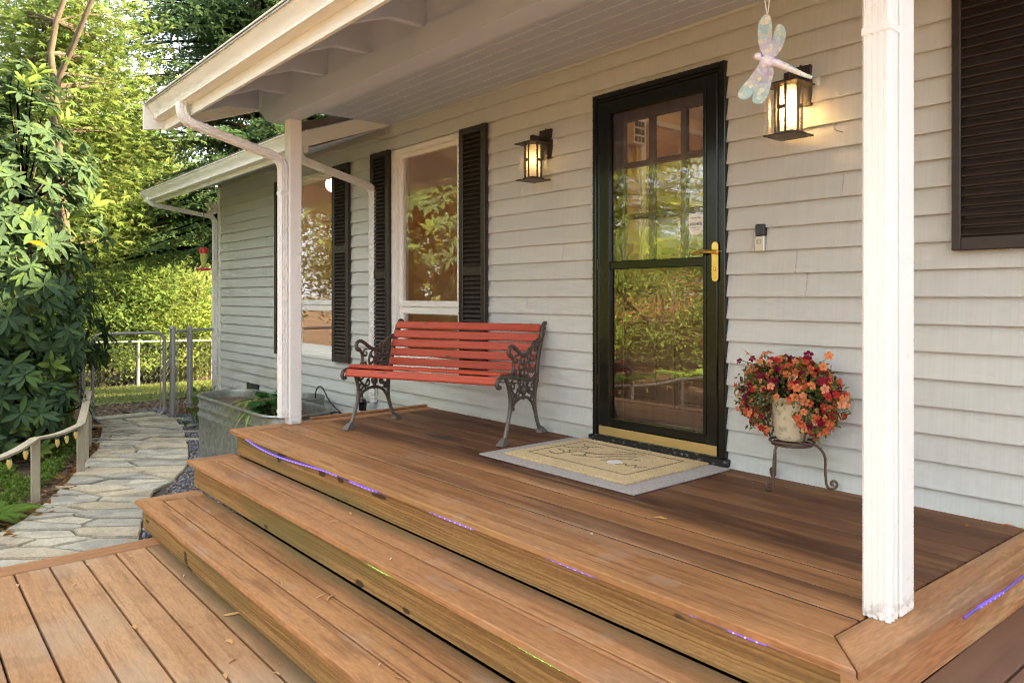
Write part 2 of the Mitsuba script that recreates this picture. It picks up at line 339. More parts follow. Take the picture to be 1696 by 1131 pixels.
for i, c in enumerate([(0.072, 0.120, 0.060), (0.095, 0.155, 0.052), (0.058, 0.098, 0.054), (0.17, 0.24, 0.058)]):
    M(f'rhodo_{i}', {'type': 'principledthin', 'base_color': rgb(*c), 'roughness': 0.3, 'diff_trans': 0.55, 'eta': 1.6, 'spec_trans': 0.0})
M('orange_leaf', {'type': 'principledthin', 'base_color': rgb(0.42, 0.16, 0.02), 'roughness': 0.5, 'diff_trans': 0.8, 'eta': 1.4, 'spec_trans': 0.0})

# ================================================================ the house
house = thing('house', 'grey lap sided house with white trim, dark shutters and a covered porch', 'house')
SL = 0.36                                   # roof slope
def zroof(y): return 2.255 + SL * (y + 1.95)      # top of the porch roof
def zwing(y): return 2.235 + SL * (y + 0.86)      # top of the wing roof
OPEN = {'door': (-3.155, -2.212, -0.005, 2.122), 'w1': (-5.54, -4.50, 0.265, 2.145), 'w2': (-7.66, -6.58, 0.265, 2.145), 'w3': (-0.80, 0.25, 0.95, 2.145)}
holes = unary_union([sbox(a, c, b, d) for a, b, c, d in OPEN.values()])
wall = part('front_wall', extr_y(sbox(-9.91, -0.75, 3.2, 2.44).difference(holes), 0.0145, 0.12), 'mat_felt', house)
def siding(z0, z1, xs, poly_clip):
    out = []
    for a, b in zip(xs[:-1], xs[1:]):
        g = sbox(a + 0.0008, z0, b - 0.0008, z1 + 0.012).difference(poly_clip)
        for q in getattr(g, 'geoms', [g]):
            if q.area < 1e-4: continue
            m = extr(q, 1.0)
            v = m.vertices.copy()
            th = 0.027 + (0.003 - 0.027) * (v[:, 1] - z0) / (z1 + 0.012 - z0)
            m.vertices = np.c_[v[:, 0], 0.009 - th - v[:, 2] * 0.009, v[:, 1]]
            m.invert() if m.volume < 0 else None
            out.append(m)
    return out
r = rngs(5)
clip = unary_union([sbox(a, c, b, d).buffer(0.001) for a, b, c, d in OPEN.values()] + [sbox(-10, -1, -9.83, 3)])
e = 0.1147
for k in range(-6, 21):
    z0 = 0.088 + k * e; z1 = min(z0 + e, 2.372)
    if z1 - z0 < 0.02: continue
    cuts = [-9.91]
    x = -9.91 + r.uniform(0.8, 3.4)
    while x < 3.0:
        cuts.append(x); x += r.uniform(2.2, 4.2)
    cuts.append(3.2)
    for m in siding(z0, z1, cuts, clip):
        part('siding_board', m, 'mat_siding', wall)
part('corner_board', box(-9.925, -9.83, -0.026, 0.02, -0.56, 2.42, 0.003), 'mat_white', house)
part('foundation_vent', cat(box(-8.90, -8.53, -0.024, -0.014, -0.30, -0.15), [box(-8.89, -8.54, -0.030, -0.024, -0.29 + i * 0.02, -0.282 + i * 0.02) for i in range(7)]), 'mat_door_black', house)

# --- other walls, roofs
part('side_wall', cat(box(-9.91, -9.79, 0.125, 6.0, -0.56, 2.44), box(3.08, 3.2, 0.125, 6, -0.56, 2.44), box(-9.78, 3.07, 5.9, 6.0, -0.56, 2.44)), 'mat_sheath', house)
def roof_slab(f, y0, x0, x1, th):
    yr = 3.0
    return extr_x([(y0, f(y0) - th), (yr, f(yr) - th), (6.6, f(yr) - SL * 3.6 - th), (6.6, f(yr) - SL * 3.6), (yr, f(yr)), (y0, f(y0))], x0, x1)
roof = part('roof', roof_slab(zroof, -1.985, -5.60, -0.52, 0.018), 'mat_shingle', house)
part('roof', roof_slab(zwing, -0.90, -10.20, -5.605, 0.018), 'mat_shingle', house)
part('roof', roof_slab(zwing, -0.62, -0.515, 3.6, 0.018), 'mat_shingle', house)
part('roof_sheathing', cat(extr_x([(-1.90, zroof(-1.90) - 0.05), (3.0, zroof(3.0) - 0.05), (3.0, zroof(3.0) - 0.02), (-1.90, zroof(-1.90) - 0.02)], -5.54, -0.56),
     extr_x([(-0.86, zwing(-0.86) - 0.05), (3.0, zwing(3.0) - 0.05), (3.0, zwing(3.0) - 0.02), (-0.86, zwing(-0.86) - 0.02)], -10.16, -5.605),
     extr_x([(-0.60, zwing(-0.60) - 0.05), (3.0, zwing(3.0) - 0.05), (3.0, zwing(3.0) - 0.02), (-0.60, zwing(-0.60) - 0.02)], -0.515, 3.56)), 'mat_ceiling', house)
gable = lambda f, y0: [(y0, 2.44), (3.0, f(3.0) - 0.06), (5.9, 2.44)]
part('gable_wall', cat(extr_x(gable(zwing, 0.3), -9.9, -9.85), extr_x([(0.2, 2.45), (0.2, zroof(0.2) - 0.06), (3, zroof(3) - 0.06), (5.9, 2.45)], -5.54, -5.48),
                       extr_x([(0.2, 2.45), (0.2, zroof(0.2) - 0.06), (3, zroof(3) - 0.06), (5.9, 2.45)], -0.62, -0.56), extr_x(gable(zwing, 0.3), 3.1, 3.15)), 'mat_sheath', house)

# --- gutters: K style profile, swept along x
def gutter(x0, x1, yf, zt, parent):
    """yf: front lip; zt: its top"""
    P = [(0.0, 0.0), (0.012, 0.004), (0.012, -0.010), (0.022, -0.030), (0.045, -0.055), (0.056, -0.085), (0.056, -0.100), (0.125, -0.100), (0.125, -0.005), (0.121, -0.005), (0.121, -0.096), (0.060, -0.096), (0.060, -0.086), (0.048, -0.058), (0.026, -0.034), (0.016, -0.011), (0.016, 0.008), (-0.002, 0.008)]
    g = part('gutter', extr_x([(yf + a, zt + b) for a, b in P], x0, x1), 'mat_white', parent, smooth=25)
    part('end_cap', cat(extr_x([(yf + a, zt + b) for a, b in P[1:9]], x0 - 0.003, x0 - 0.0005), extr_x([(yf + a, zt + b) for a, b in P[1:9]], x1 + 0.0005, x1 + 0.003)), 'mat_white', g)
    return g
gutter(-5.535, -0.56, -1.995, 2.225, house)
part('fascia', extr_x([(-1.868, 2.055), (-1.832, 2.068), (-1.832, 2.245), (-1.868, 2.232)], -5.545, -0.555), 'mat_white', house)
part('drip_edge', extr_x([(-1.99, zroof(-1.99) - 0.03), (-1.86, zroof(-1.86) - 0.022), (-1.86, zroof(-1.86) - 0.018), (-1.99, zroof(-1.99) - 0.020)], -5.59, -0.53), 'mat_galv', house)
gutter(-10.13, -5.62, -0.925, 2.185, house)
part('fascia', extr_x([(-0.795, 2.045), (-0.765, 2.055), (-0.765, 2.235), (-0.795, 2.225)], -10.14, -5.60), 'mat_white', house)
part('soffit', extr_x([(-0.765, 2.075), (-0.02, 2.36), (-0.02, 2.372), (-0.765, 2.087)], -10.12, -5.61), 'mat_ceiling', house)
part('frieze_board', extr_x([(-0.05, 2.305), (-0.016, 2.305), (-0.016, 2.358), (-0.05, 2.345)], -9.83, -5.61), 'mat_sheath', house)
# barge boards
def barge(y0, z0, y1, z1, h, x0, x1, name='barge_board', mat='mat_white'):
    return part(name, extr_x([(y0, z0), (y1, z1), (y1, z1 + h), (y0, z0 + h)], x0, x1), mat, house)
part('barge_board', extr_x([(-2.0, 2.045), (-1.83, 2.075), (0.6, 2.95), (0.6, 3.12), (-2.0, zroof(-2.0) - 0.02)], -5.575, -5.548), 'mat_white', house)
part('barge_board', extr_x([(-2.0, 2.045), (-1.83, 2.075), (0.6, 2.95), (0.6, 3.12), (-2.0, zroof(-2.0) - 0.02)], -0.55, -0.523), 'mat_white', house)
part('barge_board', extr_x([(-0.83, 2.075), (-0.012, 2.375), (-0.012, 2.50), (-0.83, 2.20)], -5.603, -5.577), 'mat_white', house)
part('roof_edge', extr_x([(-0.93, 2.175), (-0.012, 2.505), (-0.012, 2.56), (-0.93, 2.25)], -5.64, -5.604), 'mat_shingle', house)
# --- beam, rafters, blocking, ceiling
part('beam', extr_x([(-1.285, 2.125), (-1.13, 2.125), (-1.13, 2.375), (-1.285, 2.262)], -5.18, -0.60) if False else cat(trimesh.convex.convex_hull(np.array(
    [(x, y, z) for y in (-1.285, -1.135) for x, z in ((-5.12, 2.128), (-0.62, 2.128), (-0.62, 2.262), (-5.30, 2.262), (-5.30, 2.235), (-5.16, 2.140))]))), 'mat_ceiling', house)
part('beam', box(-5.30, -0.62, -1.262, -1.14, 2.264, 2.50), 'mat_ceiling', house, label='upper blocking board set back on the porch beam')
xr = -4.832
X = []
while xr < -0.65:
    X.append(xr); xr += 0.553
for x in X + [-5.385]:
    part('rafter', extr_x([(-1.263, 2.268), (-1.475, 2.266), (-1.78, 2.150), (-1.831, 2.150), (-1.831, zroof(-1.83) - 0.052), (-1.263, zroof(-1.263) - 0.052)], x - 0.021, x + 0.021), 'mat_ceiling', house)
cp = part('porch_ceiling', box(-5.58, -0.56, -1.135, -0.004, 2.3765, 2.40), 'mat_groove', house)
yb = -1.133; nb = 11; pw = 1.125 / nb
for i in range(nb):
    y0, y1 = yb + i * pw + 0.0042, yb + (i + 1) * pw - 0.0042
    for a, b in ((-5.575, -2.983), (-2.977, -0.565)):
        part('ceiling_plank', trimesh.convex.convex_hull(np.array([(x, y, z) for x in (a, b) for y, z in ((y0, 2.376), (y1, 2.376), (y0 + 0.0012, 2.3745), (y1 - 0.0012, 2.3745))])), 'mat_ceiling', cp)
part('cove_trim', box(-5.55, -0.62, -0.024, -0.016, 2.355, 2.374, 0.002), 'mat_siding', house)

# --- porch posts and downspouts
for x0, x1, lab in ((-5.0, -4.912, 'left porch post beside the bench'), (-0.948, -0.862, 'right porch post nearest the camera')):
    part('porch_post', box(x0, x1, -1.222, -1.134, 0.001, 2.127, 0.004), 'mat_post', house, label='white square ' + lab)
def ds_profile(w, d, ribs=4):
    """w along B, d across; ribbed on the +-y faces"""
    pts, c = [], 0.007
    def side(p0, p1, nrm, n):
        p0, p1, nrm = map(np.array, (p0, p1, nrm)); L = p1 - p0
        for k in range(n):
            for f, o in ((0.08, 0), (0.26, -0.0065), (0.46, -0.0065), (0.64, 0)):
                pts.append(p0 + L * (k + f) / n + nrm * o)
    a, b = w / 2, d / 2
    for s0, s1, nr, n in (((-a + c, -b), (a - c, -b), (0, -1.0), ribs), ((a, -b + c), (a, b - c), (1.0, 0), 2), ((a - c, b), (-a + c, b), (0, 1.0), ribs), ((-a, b - c), (-a, -b + c), (-1.0, 0), 2)):
        pts.append(np.array(s0)); side(s0, s1, nr, n); pts.append(np.array(s1))
    return np.array(pts)
def bend(P, rad=0.07, n=9):
    """a polyline with its corners rounded"""
    P = [np.array(p, float) for p in P]; out = [P[0]]
    for a, b, c in zip(P[:-2], P[1:-1], P[2:]):
        u, v = unit(a - b), unit(c - b)
        for t in np.linspace(0, 1, n): out.append((1 - t) ** 2 * (b + u * rad) + 2 * t * (1 - t) * b + t * t * (b + v * rad))
    out.append(P[-1]); return np.array(out)
def downspout(path, B, w=0.074, d=0.056, label=None, straps=(), strap_c=None, rad=0.08):
    P = bend(path, rad, 17)
    sc = np.ones(len(P))
    k = 0
    for i in range(1, len(P) - 1):
        t0, t1 = unit(P[i] - P[i - 1]), unit(P[i + 1] - P[i])
        if t0 @ t1 < 0.9999: sc[i] = 1.0 + (0.028 if i % 2 else -0.006)
    d_ = part('downspout', sweep(ds_profile(w, d), P, B, sc), 'mat_post', house, smooth=35, label=label)
    for (x, y, z) in straps:
        part('strap', box(x - w / 2 - 0.0012, x + w / 2 + 0.0012, y - d / 2 - 0.0012, y + d / 2 + 0.02, z, z + 0.022, 0.002), 'mat_post', d_)
    return d_
downspout([(-4.963, -1.925, 2.13), (-4.963, -1.925, 2.02), (-4.963, -1.253, 1.845), (-4.963, -1.253, 0.05)], (1, 0, 0), 0.07, 0.052, 'white downspout strapped to the left porch post', [(-4.963, -1.253, 1.60), (-4.963, -1.253, 0.08)])
downspout([(-0.905, -1.925, 2.13), (-0.905, -1.925, 2.09), (-0.905, -1.256, 1.93), (-0.905, -1.256, 0.002)], (1, 0, 0), 0.078, 0.056, 'white ribbed downspout strapped to the right porch post', [(-0.905, -1.256, 1.62)])
downspout([(-5.655, -0.83, 2.10), (-5.655, -0.83, 2.00), (-5.83, -0.045, 1.86), (-5.83, -0.045, -0.05)], unit((0.98, 0.2, 0)), 0.07, 0.05, 'white downspout running from the wing eave down the wall behind the bench', [(-5.83, -0.045, 0.3)])
downspout([(-9.93, -0.86, 2.10), (-9.93, -0.86, 2.04), (-9.93, -0.06, 1.93), (-9.93, -0.06, -0.50)], (1, 0, 0), 0.07, 0.05, 'white downspout at the far house corner', [(-9.93, -0.06, 1.35), (-9.93, -0.06, 0.2)])
part('drain_adaptor', lathe([(0.0, -0.09), (0.032, -0.09), (0.036, -0.02), (0.060, -0.02), (0.062, -0.012), (0.036, -0.010), (0.024, 0.012), (0.0, 0.014)], 20, (-5.86, -0.13, -0.03)), 'mat_black', house)

# --- windows
def window(x0, x1, z0, z1, zr0, zr1, label):
    w = part('window', cat(box(x0, x0 + 0.075, -0.03, 0.10, z0, z1, 0.004), box(x1 - 0.075, x1, -0.03, 0.10, z0, z1, 0.004),
        box(x0 + 0.074, x1 - 0.074, -0.029, 0.10, z1 - 0.045, z1 - 0.001, 0.004), box(x0 + 0.074, x1 - 0.074, -0.031, 0.10, z0 + 0.001, z0 + 0.055, 0.004),
        box(x0 + 0.02, x1 - 0.02, -0.038, -0.029, z0 + 0.02, z0 + 0.035, 0.002)), 'mat_vinyl', house, label=label)
    a, b, c, d = x0 + 0.076, x1 - 0.076, z0 + 0.056, z1 - 0.046
    f = 0.05
    part('upper_sash', cat(box(a, a + f, 0.0, 0.04, zr1, d, 0.004), box(b - f, b, 0.0, 0.04, zr1, d, 0.004), box(a + f - 0.001, b - f + 0.001, 0.001, 0.039, d - 0.035, d - 0.001, 0.004), box(a, b, -0.008, 0.045, zr1 - 0.045, zr1 + 0.004, 0.004)), 'mat_vinyl', w)
    part('lower_sash', cat(box(a, a + f, 0.012, 0.05, c, zr0 + 0.05, 0.004), box(b - f, b, 0.012, 0.05, c, zr0 + 0.05, 0.004), box(a + f - 0.001, b - f + 0.001, 0.013, 0.049, c + 0.001, c + 0.075, 0.004), box(a, b, 0.008, 0.05, zr0, zr1 - 0.046, 0.004)), 'mat_vinyl', w)
    def pane(u0, u1, v0, v1, y): return trimesh.Trimesh([(u0, y, v0), (u1, y, v0), (u1, y, v1), (u0, y, v1)], [(0, 1, 2), (0, 2, 3)], process=False)
    part('pane', pane(a + f - 0.004, b - f + 0.004, zr1, d - 0.03, 0.02), 'mat_glass', w)
    part('pane', pane(a + f - 0.004, b - f + 0.004, c + 0.07, zr0 + 0.004, 0.03), 'mat_glass', w)
window(*OPEN['w1'], 0.745, 0.85, 'white double hung window behind the red bench')
window(*OPEN['w2'], 0.745, 0.85, 'white double hung window behind the left porch post')
window(*OPEN['w3'], 1.45, 1.53, 'white window at the right end of the porch wall')

# --- louvred shutters, each slat a piece
def shutter(x0, x1, z0, z1, mids, label, pitch=0.034, st=0.052):
    y0, y1 = -0.060, -0.0265
    s = part('shutter', cat(box(x0, x0 + st, y0, y1, z0, z1, 0.004), box(x1 - st, x1, y0, y1, z0, z1, 0.004),
        [box(x0 + st - 0.001, x1 - st + 0.001, y0 + 0.001, y1, a, b, 0.004) for a, b in [(z0 + 0.0005, z0 + 0.055), (z1 - 0.05, z1 - 0.0005)] + mids], box(x0 + 0.01, x1 - 0.01, -0.031, -0.0268, z0 + 0.01, z1 - 0.01)), 'mat_shutter', house, label=label)
    stops = [z0 + 0.055] + [v for ab in mids for v in ab] + [z1 - 0.05]
    for a, b in zip(stops[0::2], stops[1::2]):
        n = int((b - a) / pitch); p = (b - a) / n
        for i in range(n):
            zc = a + (i + 0.5) * p
            m = box(x0 + st, x1 - st, -0.019, 0.019, -0.0035, 0.0035, 0.0015)
            m.apply_transform(rot([1, 0, 0], 52)); m.apply_translation([0, -0.0445, zc])
            part('slat', m, 'mat_shutter', s)
shutter(-4.522, -4.202, 0.262, 2.150, [(1.045, 1.115)], 'black louvred shutter right of the window behind the bench')
shutter(-5.862, -5.548, 0.262, 2.158, [(1.045, 1.115)], 'black louvred shutter left of the window behind the bench')
shutter(-6.602, -6.278, 0.262, 2.150, [(1.302, 1.377)], 'black louvred shutter between the two windows')
shutter(-7.995, -7.675, 0.256, 2.160, [(1.302, 1.377)], 'black louvred shutter left of the far window, mostly behind the porch post')
shutter(-1.135, -0.745, 1.077, 2.33, [], 'large dark brown louvred shutter at the right edge', 0.0385, 0.034)

# --- entrance: frame, storm door, wooden door behind it
x0, x1, z1 = -3.155, -2.212, 2.122
door = part('storm_door', cat(box(-3.105, -3.022, -0.034, 0.0, 0.052, 2.07, 0.004), box(-2.340, -2.262, -0.034, 0.0, 0.052, 2.07, 0.004),
     box(-3.023, -2.339, -0.033, 0.0, 1.997, 2.069, 0.004), box(-3.023, -2.339, -0.032, 0.0, 1.053, 1.103, 0.004), box(-3.023, -2.339, -0.033, 0.0, 0.108, 0.158, 0.004),
     box(-3.034, -3.016, -0.040, -0.033, 0.15, 2.005, 0.003), box(-2.346, -2.328, -0.040, -0.033, 0.15, 2.005, 0.003), box(-3.0155, -2.3465, -0.040, -0.033, 1.990, 2.005, 0.003), box(-3.0155, -2.3465, -0.040, -0.033, 0.145, 0.160, 0.003)), 'mat_door_black', house, label='black framed glass storm door with brass handle')
fr = part('door_frame', cat(
     box(x0, x0 + 0.030, -0.040, 0.115, 0.045, z1, 0.004), box(x0 + 0.031, x0 + 0.047, -0.030, 0.115, 0.045, z1 - 0.032, 0.003),
     box(x1 - 0.030, x1, -0.040, 0.115, 0.045, z1, 0.004), box(x1 - 0.047, x1 - 0.031, -0.030, 0.115, 0.045, z1 - 0.032, 0.003),
     box(x0 + 0.031, x1 - 0.031, -0.0395, 0.115, z1 - 0.030, z1 - 0.0005, 0.004), box(x0 + 0.048, x1 - 0.048, -0.0295, 0.115, z1 - 0.048, z1 - 0.031, 0.003)), 'mat_door_black', house)
part('threshold', cat(box(x0 - 0.02, x1 + 0.02, -0.058, 0.12, 0.006, 0.044, 0.005), box(x0 + 0.03, x1 - 0.03, -0.050, 0.0, 0.0445, 0.051, 0.002)), 'mat_sill_black', house)
part('kick_plate', box(-3.103, -2.263, -0.036, -0.0345, 0.0525, 0.105, 0.0005), 'mat_kick', door)
part('kick_panel', box(-3.104, -2.263, -0.0335, -0.001, 0.0523, 0.1078), 'mat_door_black', door)
def quad(u0, u1, v0, v1, y): return trimesh.Trimesh([(u0, y, v0), (u1, y, v0), (u1, y, v1), (u0, y, v1)], [(0, 1, 2), (0, 2, 3)], process=False)
part('pane', quad(-3.022, -2.340, 1.10, 1.998, -0.018), 'mat_glass', door)
part('pane', quad(-3.022, -2.340, 0.156, 1.054, -0.014), 'mat_glass', door)
hp = Polygon([(-2.287, 0.99), (-2.247, 0.99), (-2.247, 1.158), (-2.287, 1.158)]).union(Point(-2.267, 0.99).buffer(0.020)).union(Point(-2.267, 1.158).buffer(0.020))
lev = spline([(-2.267, -0.062, 1.125), (-2.267, -0.078, 1.126), (-2.285, -0.083, 1.126), (-2.32, -0.083, 1.128), (-2.35, -0.082, 1.122), (-2.385, -0.080, 1.117)], 24)
part('handle', cat(extr_y(hp, -0.046, -0.0345), tube(lev, np.interp(np.linspace(0, 1, 24), [0, .3, .45, .6, .8, 1], [.011, .010, .012, .007, .010, .006]), 10),
     lathe([(0.0, 0.0), (0.014, 0.0), (0.014, 0.018), (0, 0.02)], 16).apply_transform(rot([1, 0, 0], 90)).apply_translation([-2.267, -0.046, 1.125]),
     ball((-2.267, -0.048, 1.035), (0.009, 0.006, 0.009), 1), box(-2.2695, -2.2645, -0.056, -0.047, 1.025, 1.045, 0.001)), 'mat_brass', door, smooth=30)
part('latch_rod', cat(tube([(-2.247, -0.041, 1.128), (-2.228, -0.041, 1.128)], 0.004, 8)), 'mat_steel', door)
part('hinge', cat([box(-3.123, -3.107, -0.043, -0.034, z, z + 0.07, 0.002) for z in (0.35, 1.05, 1.75)]), 'mat_door_black', door)
# wooden entrance door: panelled below, nine lights above
wd = part('wooden_door', cat(box(-3.10, -3.004, 0.08, 0.118, 0.052, 2.065, 0.003), box(-2.362, -2.27, 0.08, 0.118, 0.052, 2.065, 0.003), box(-3.005, -2.361, 0.081, 0.117, 1.955, 2.064, 0.003),
     box(-3.005, -2.361, 0.081, 0.117, 0.95, 1.075, 0.003), box(-3.005, -2.361, 0.081, 0.117, 0.053, 0.25, 0.003), box(-3.005, -2.361, 0.095, 0.105, 0.249, 0.951),
     box(-2.73, -2.63, 0.082, 0.116, 0.249, 0.951, 0.003), box(-2.97, -2.765, 0.086, 0.1, 0.29, 0.91, 0.012), box(-2.595, -2.40, 0.086, 0.1, 0.29, 0.91, 0.012),
     [box(a - 0.022, a + 0.022, 0.083, 0.115, 1.074, 1.956, 0.005) for a in (-2.795, -2.564)], [box(-3.005, -2.361, 0.0835, 0.1145, z - 0.016, z + 0.016, 0.005) for z in (1.375, 1.688)]), 'mat_inner_wood', house, label='brown wooden front door with nine lights, seen through the storm door')
part('pane', quad(-3.004, -2.362, 1.074, 1.956, 0.099), 'mat_glass', wd)
part('door_stop', cat(box(-3.12, -3.101, 0.06, 0.119, 0.05, 2.075), box(-2.269, -2.25, 0.06, 0.119, 0.05, 2.075), box(-3.12, -2.25, 0.06, 0.119, 2.066, 2.08)), 'mat_inner_wood', fr)
# security sticker on the storm glass
sp = Polygon([(-0.043, 0.045), (-0.02, 0.050), (0, 0.056), (0.02, 0.050), (0.043, 0.045), (0.047, 0.02), (0.043, 0.0), (0.045, -0.025), (0.025, -0.048), (0, -0.056), (-0.025, -0.048), (-0.045, -0.025), (-0.043, 0.0), (-0.047, 0.02)]).buffer(0.004)
st = thing('security_sticker', 'white shield shaped security sticker on the storm door glass', 'sticker')
def at_wall(m, x, y, z):
    m.apply_transform(rot([1, 0, 0], 90)); m.apply_translation([x, y, z]); return m
part('shield', at_wall(extr(sp, 0.0006), -2.404, -0.0185, 1.283), 'mat_vinyl', st)
def word(t, h, x, y, z, bold=False):
    m = meshkit.text_mesh(t, h, 0.0005, bold); m.apply_translation([-m.bounds[:, 0].mean(), 0, 0]); return at_wall(m, x, y, z)
part('lettering', cat(word('PROTECTED', 0.0075, -2.404, -0.0192, 1.312, True), word('BY', 0.006, -2.404, -0.0192, 1.300), word('BRINKS', 0.015, -2.404, -0.0192, 1.276, True), word('HOME SECURITY', 0.0055, -2.404, -0.0192, 1.262), word('24 HOUR', 0.0055, -2.404, -0.0192, 1.248)), 'mat_black', st)

# --- rooms behind the glass
rm = part('room', cat(box(-9.78, -3.93, 2.9, 3.0, -0.05, 2.44), box(-3.84, -0.8, 3.6, 3.7, -0.05, 2.44), box(-1.0, -0.9, 0.13, 3.6, -0.05, 2.44), box(-3.92, -3.90, 0.125, 3.6, -0.05, 2.44), box(-9.79, -9.75, 0.125, 2.9, -0.05, 2.44)), 'mat_peach', house)
part('room_ceiling', box(-9.78, -0.9, 0.125, 3.7, 2.445, 2.46), 'mat_int_white', house)
part('room_floor', box(-9.78, -0.9, 0.125, 3.7, -0.07, -0.055), 'mat_int_floor', house)
part('room_lining', extr_y(sbox(-9.75, -0.05, -0.9, 2.44).difference(holes), 0.121, 0.126), 'mat_peach', house)
part('closet_trim', cat(box(-3.899, -3.875, 1.36, 3.3, 2.302, 2.345, 0.003), box(-3.899, -3.875, 1.30, 1.36, 0.0, 2.345, 0.003)), 'mat_int_white', house)
cl = part('closet_door', cat([box(-3.899, -3.868, a, a + 0.055, 0.02, 2.295, 0.003) for a in (1.365, 1.775, 1.835, 2.245, 2.305, 2.715)] + [box(-3.899, -3.869, a + 0.055, a + 0.41, z, z + 0.12, 0.003) for a in (1.365, 1.835, 2.305) for z in (0.021, 1.0, 2.17)] + [box(-3.898, -3.893, 1.37, 2.77, 0.03, 2.29)]), 'mat_louvre', house, label='louvred closet doors seen through the entrance glass')
for a in (1.365, 1.835, 2.305):
    for z in np.r_[np.arange(0.17, 0.98, 0.062), np.arange(1.15, 2.15, 0.062)]:
        m = box(-0.004, 0.004, a + 0.055, a + 0.41, -0.032, 0.032); m.apply_transform(rot([0, 1, 0], 35)); m.apply_translation([-3.878, 0, z])
        part('slat', m, 'mat_louvre', cl)
ch = part('door_chime', cat(box(-3.899, -3.82, 1.14, 1.27, 2.10, 2.30, 0.004)), 'mat_int_white', house)
part('grille', cat([box(-3.819, -3.812, 1.15 + i * 0.040, 1.18 + i * 0.040, 2.115 + j * 0.06, 2.16 + j * 0.06, 0.002) for i in range(3) for j in range(3)]), 'mat_inner_wood', ch)
part('chime_tube', cat([tube([(-3.85, 1.165 + i * 0.04, 2.10), (-3.85, 1.165 + i * 0.04, 1.86)], 0.009, 10) for i in range(3)]), 'mat_brass', ch)
def globe(x, y, z, power, label):
    k = thing('ceiling_lamp', label, 'lamp')
    put(k + '__globe', ball((x, y, z), 0.10, 2), 'mat_int_white', True, emitter={'type': 'area', 'radiance': rgb(*(np.array([1.0, 0.70, 0.38]) * power))}); used.add(k + '__globe')
    part('mount', lathe([(0, 0.09), (0.05, 0.09), (0.06, 0.13), (0.0, 0.135)], 20, (x, y, z)), 'mat_brass', k)
globe(-8.62, 0.98, 2.31, 2.0, 'glowing round lamp on the ceiling of the far room, seen through the left window')
globe(-5.6, 1.9, 2.31, 2.3, 'round lamp on the ceiling of the room behind the bench window')
globe(-2.9, 1.3, 2.31, 3.2, 'round lamp on the hall ceiling behind the front door')

# ================================================================ decks and steps
G = 0.008
deck = struct('porch_deck', 'brown board porch deck with mitred border boards')
# field boards along x, between the borders
def rbx(y): return -0.885 + (y + 0.071) * (-0.935 + 0.885) / (-1.455 + 0.071)     # inner edge of the right border
r = rngs(3)
for i in range(10):
    y0, y1 = -1.4555 + i * 0.1455 + G / 2, -1.4555 + (i + 1) * 0.1455 - G / 2
    y1 = min(y1, -0.016)
    cut = [-4.875] + ([r.uniform(-4.0, -1.8)] if i in (1, 4, 6, 8) else []) + [None]
    for a, b in zip(cut[:-1], cut[1:]):
        xa = a + G / 2
        xb0, xb1 = (b - G / 2,) * 2 if b is not None else (rbx(y0) - G, rbx(y1) - G)
        part('deck_board', prism([(xa, y0), (xb0, y0), (xb1, y1), (xa, y1)], -0.025, r.uniform(-0.003, 0.0), 0.005), 'mat_deck', deck)
part('joint_dark_strip', cat([box(-4.87, rbx(-1.4555 + i * 0.1455) - 0.006, -1.4555 + i * 0.1455 - 0.004, -1.4555 + i * 0.1455 + 0.004, -0.026, -0.0055) for i in range(10)]), 'mat_dark_gap', deck, kind='stuff')  # dark strips added in the gaps, standing in for shade between boards
part('border_board', prism([(-5.02, -1.60), (-0.8135, -1.60), (-0.9385, -1.4575), (-4.877, -1.4575)], -0.025, 0, 0.004), 'mat_deck', deck, label='front border board with mitred ends')
part('border_board', prism([(-0.807, -1.60), (-0.762, -0.016), (-0.883, -0.016), (-0.933, -1.4575)], -0.025, 0.0005, 0.004), 'mat_deck_y', deck, label='right border board under the post')
part('border_board', prism([(-5.02, -1.597), (-4.879, -1.455), (-4.879, -0.016), (-5.02, -0.016)], -0.025, 0, 0.003), 'mat_deck_y', deck, label='left border board')
part('edge_strip', box(-5.035, -5.0, -1.02, -0.016, 0.001, 0.018, 0.003), 'mat_deck_y', deck)
def riser(x0, x1, y, z0, z1, parent, mat='mat_riser', d=0.038):
    return part('riser', box(x0, x1, y, y + d, z0, z1, 0.003), mat, parent)
riser(-4.93, -0.85, -1.565, -0.166, -0.0255, deck)
part('riser', trimesh.convex.convex_hull(np.array([(x + dx, y, z) for (x, y) in ((-0.83, -1.57), (-0.786, -0.02)) for dx in (-0.036, 0.0) for z in (-0.166, -0.0255)])), 'mat_side_riser', deck, label='orange brown fascia along the right edge')
part('under_deck', cat(box(-4.90, -0.88, -1.50, -0.02, -0.05, -0.0262), box(-4.93, -4.9, -1.53, -0.02, -0.5, -0.0262)), 'mat_dark_gap', deck)
part('end_riser', box(-4.965, -4.931, -1.567, -0.02, -0.53, -0.0255, 0.003), 'mat_riser', deck)
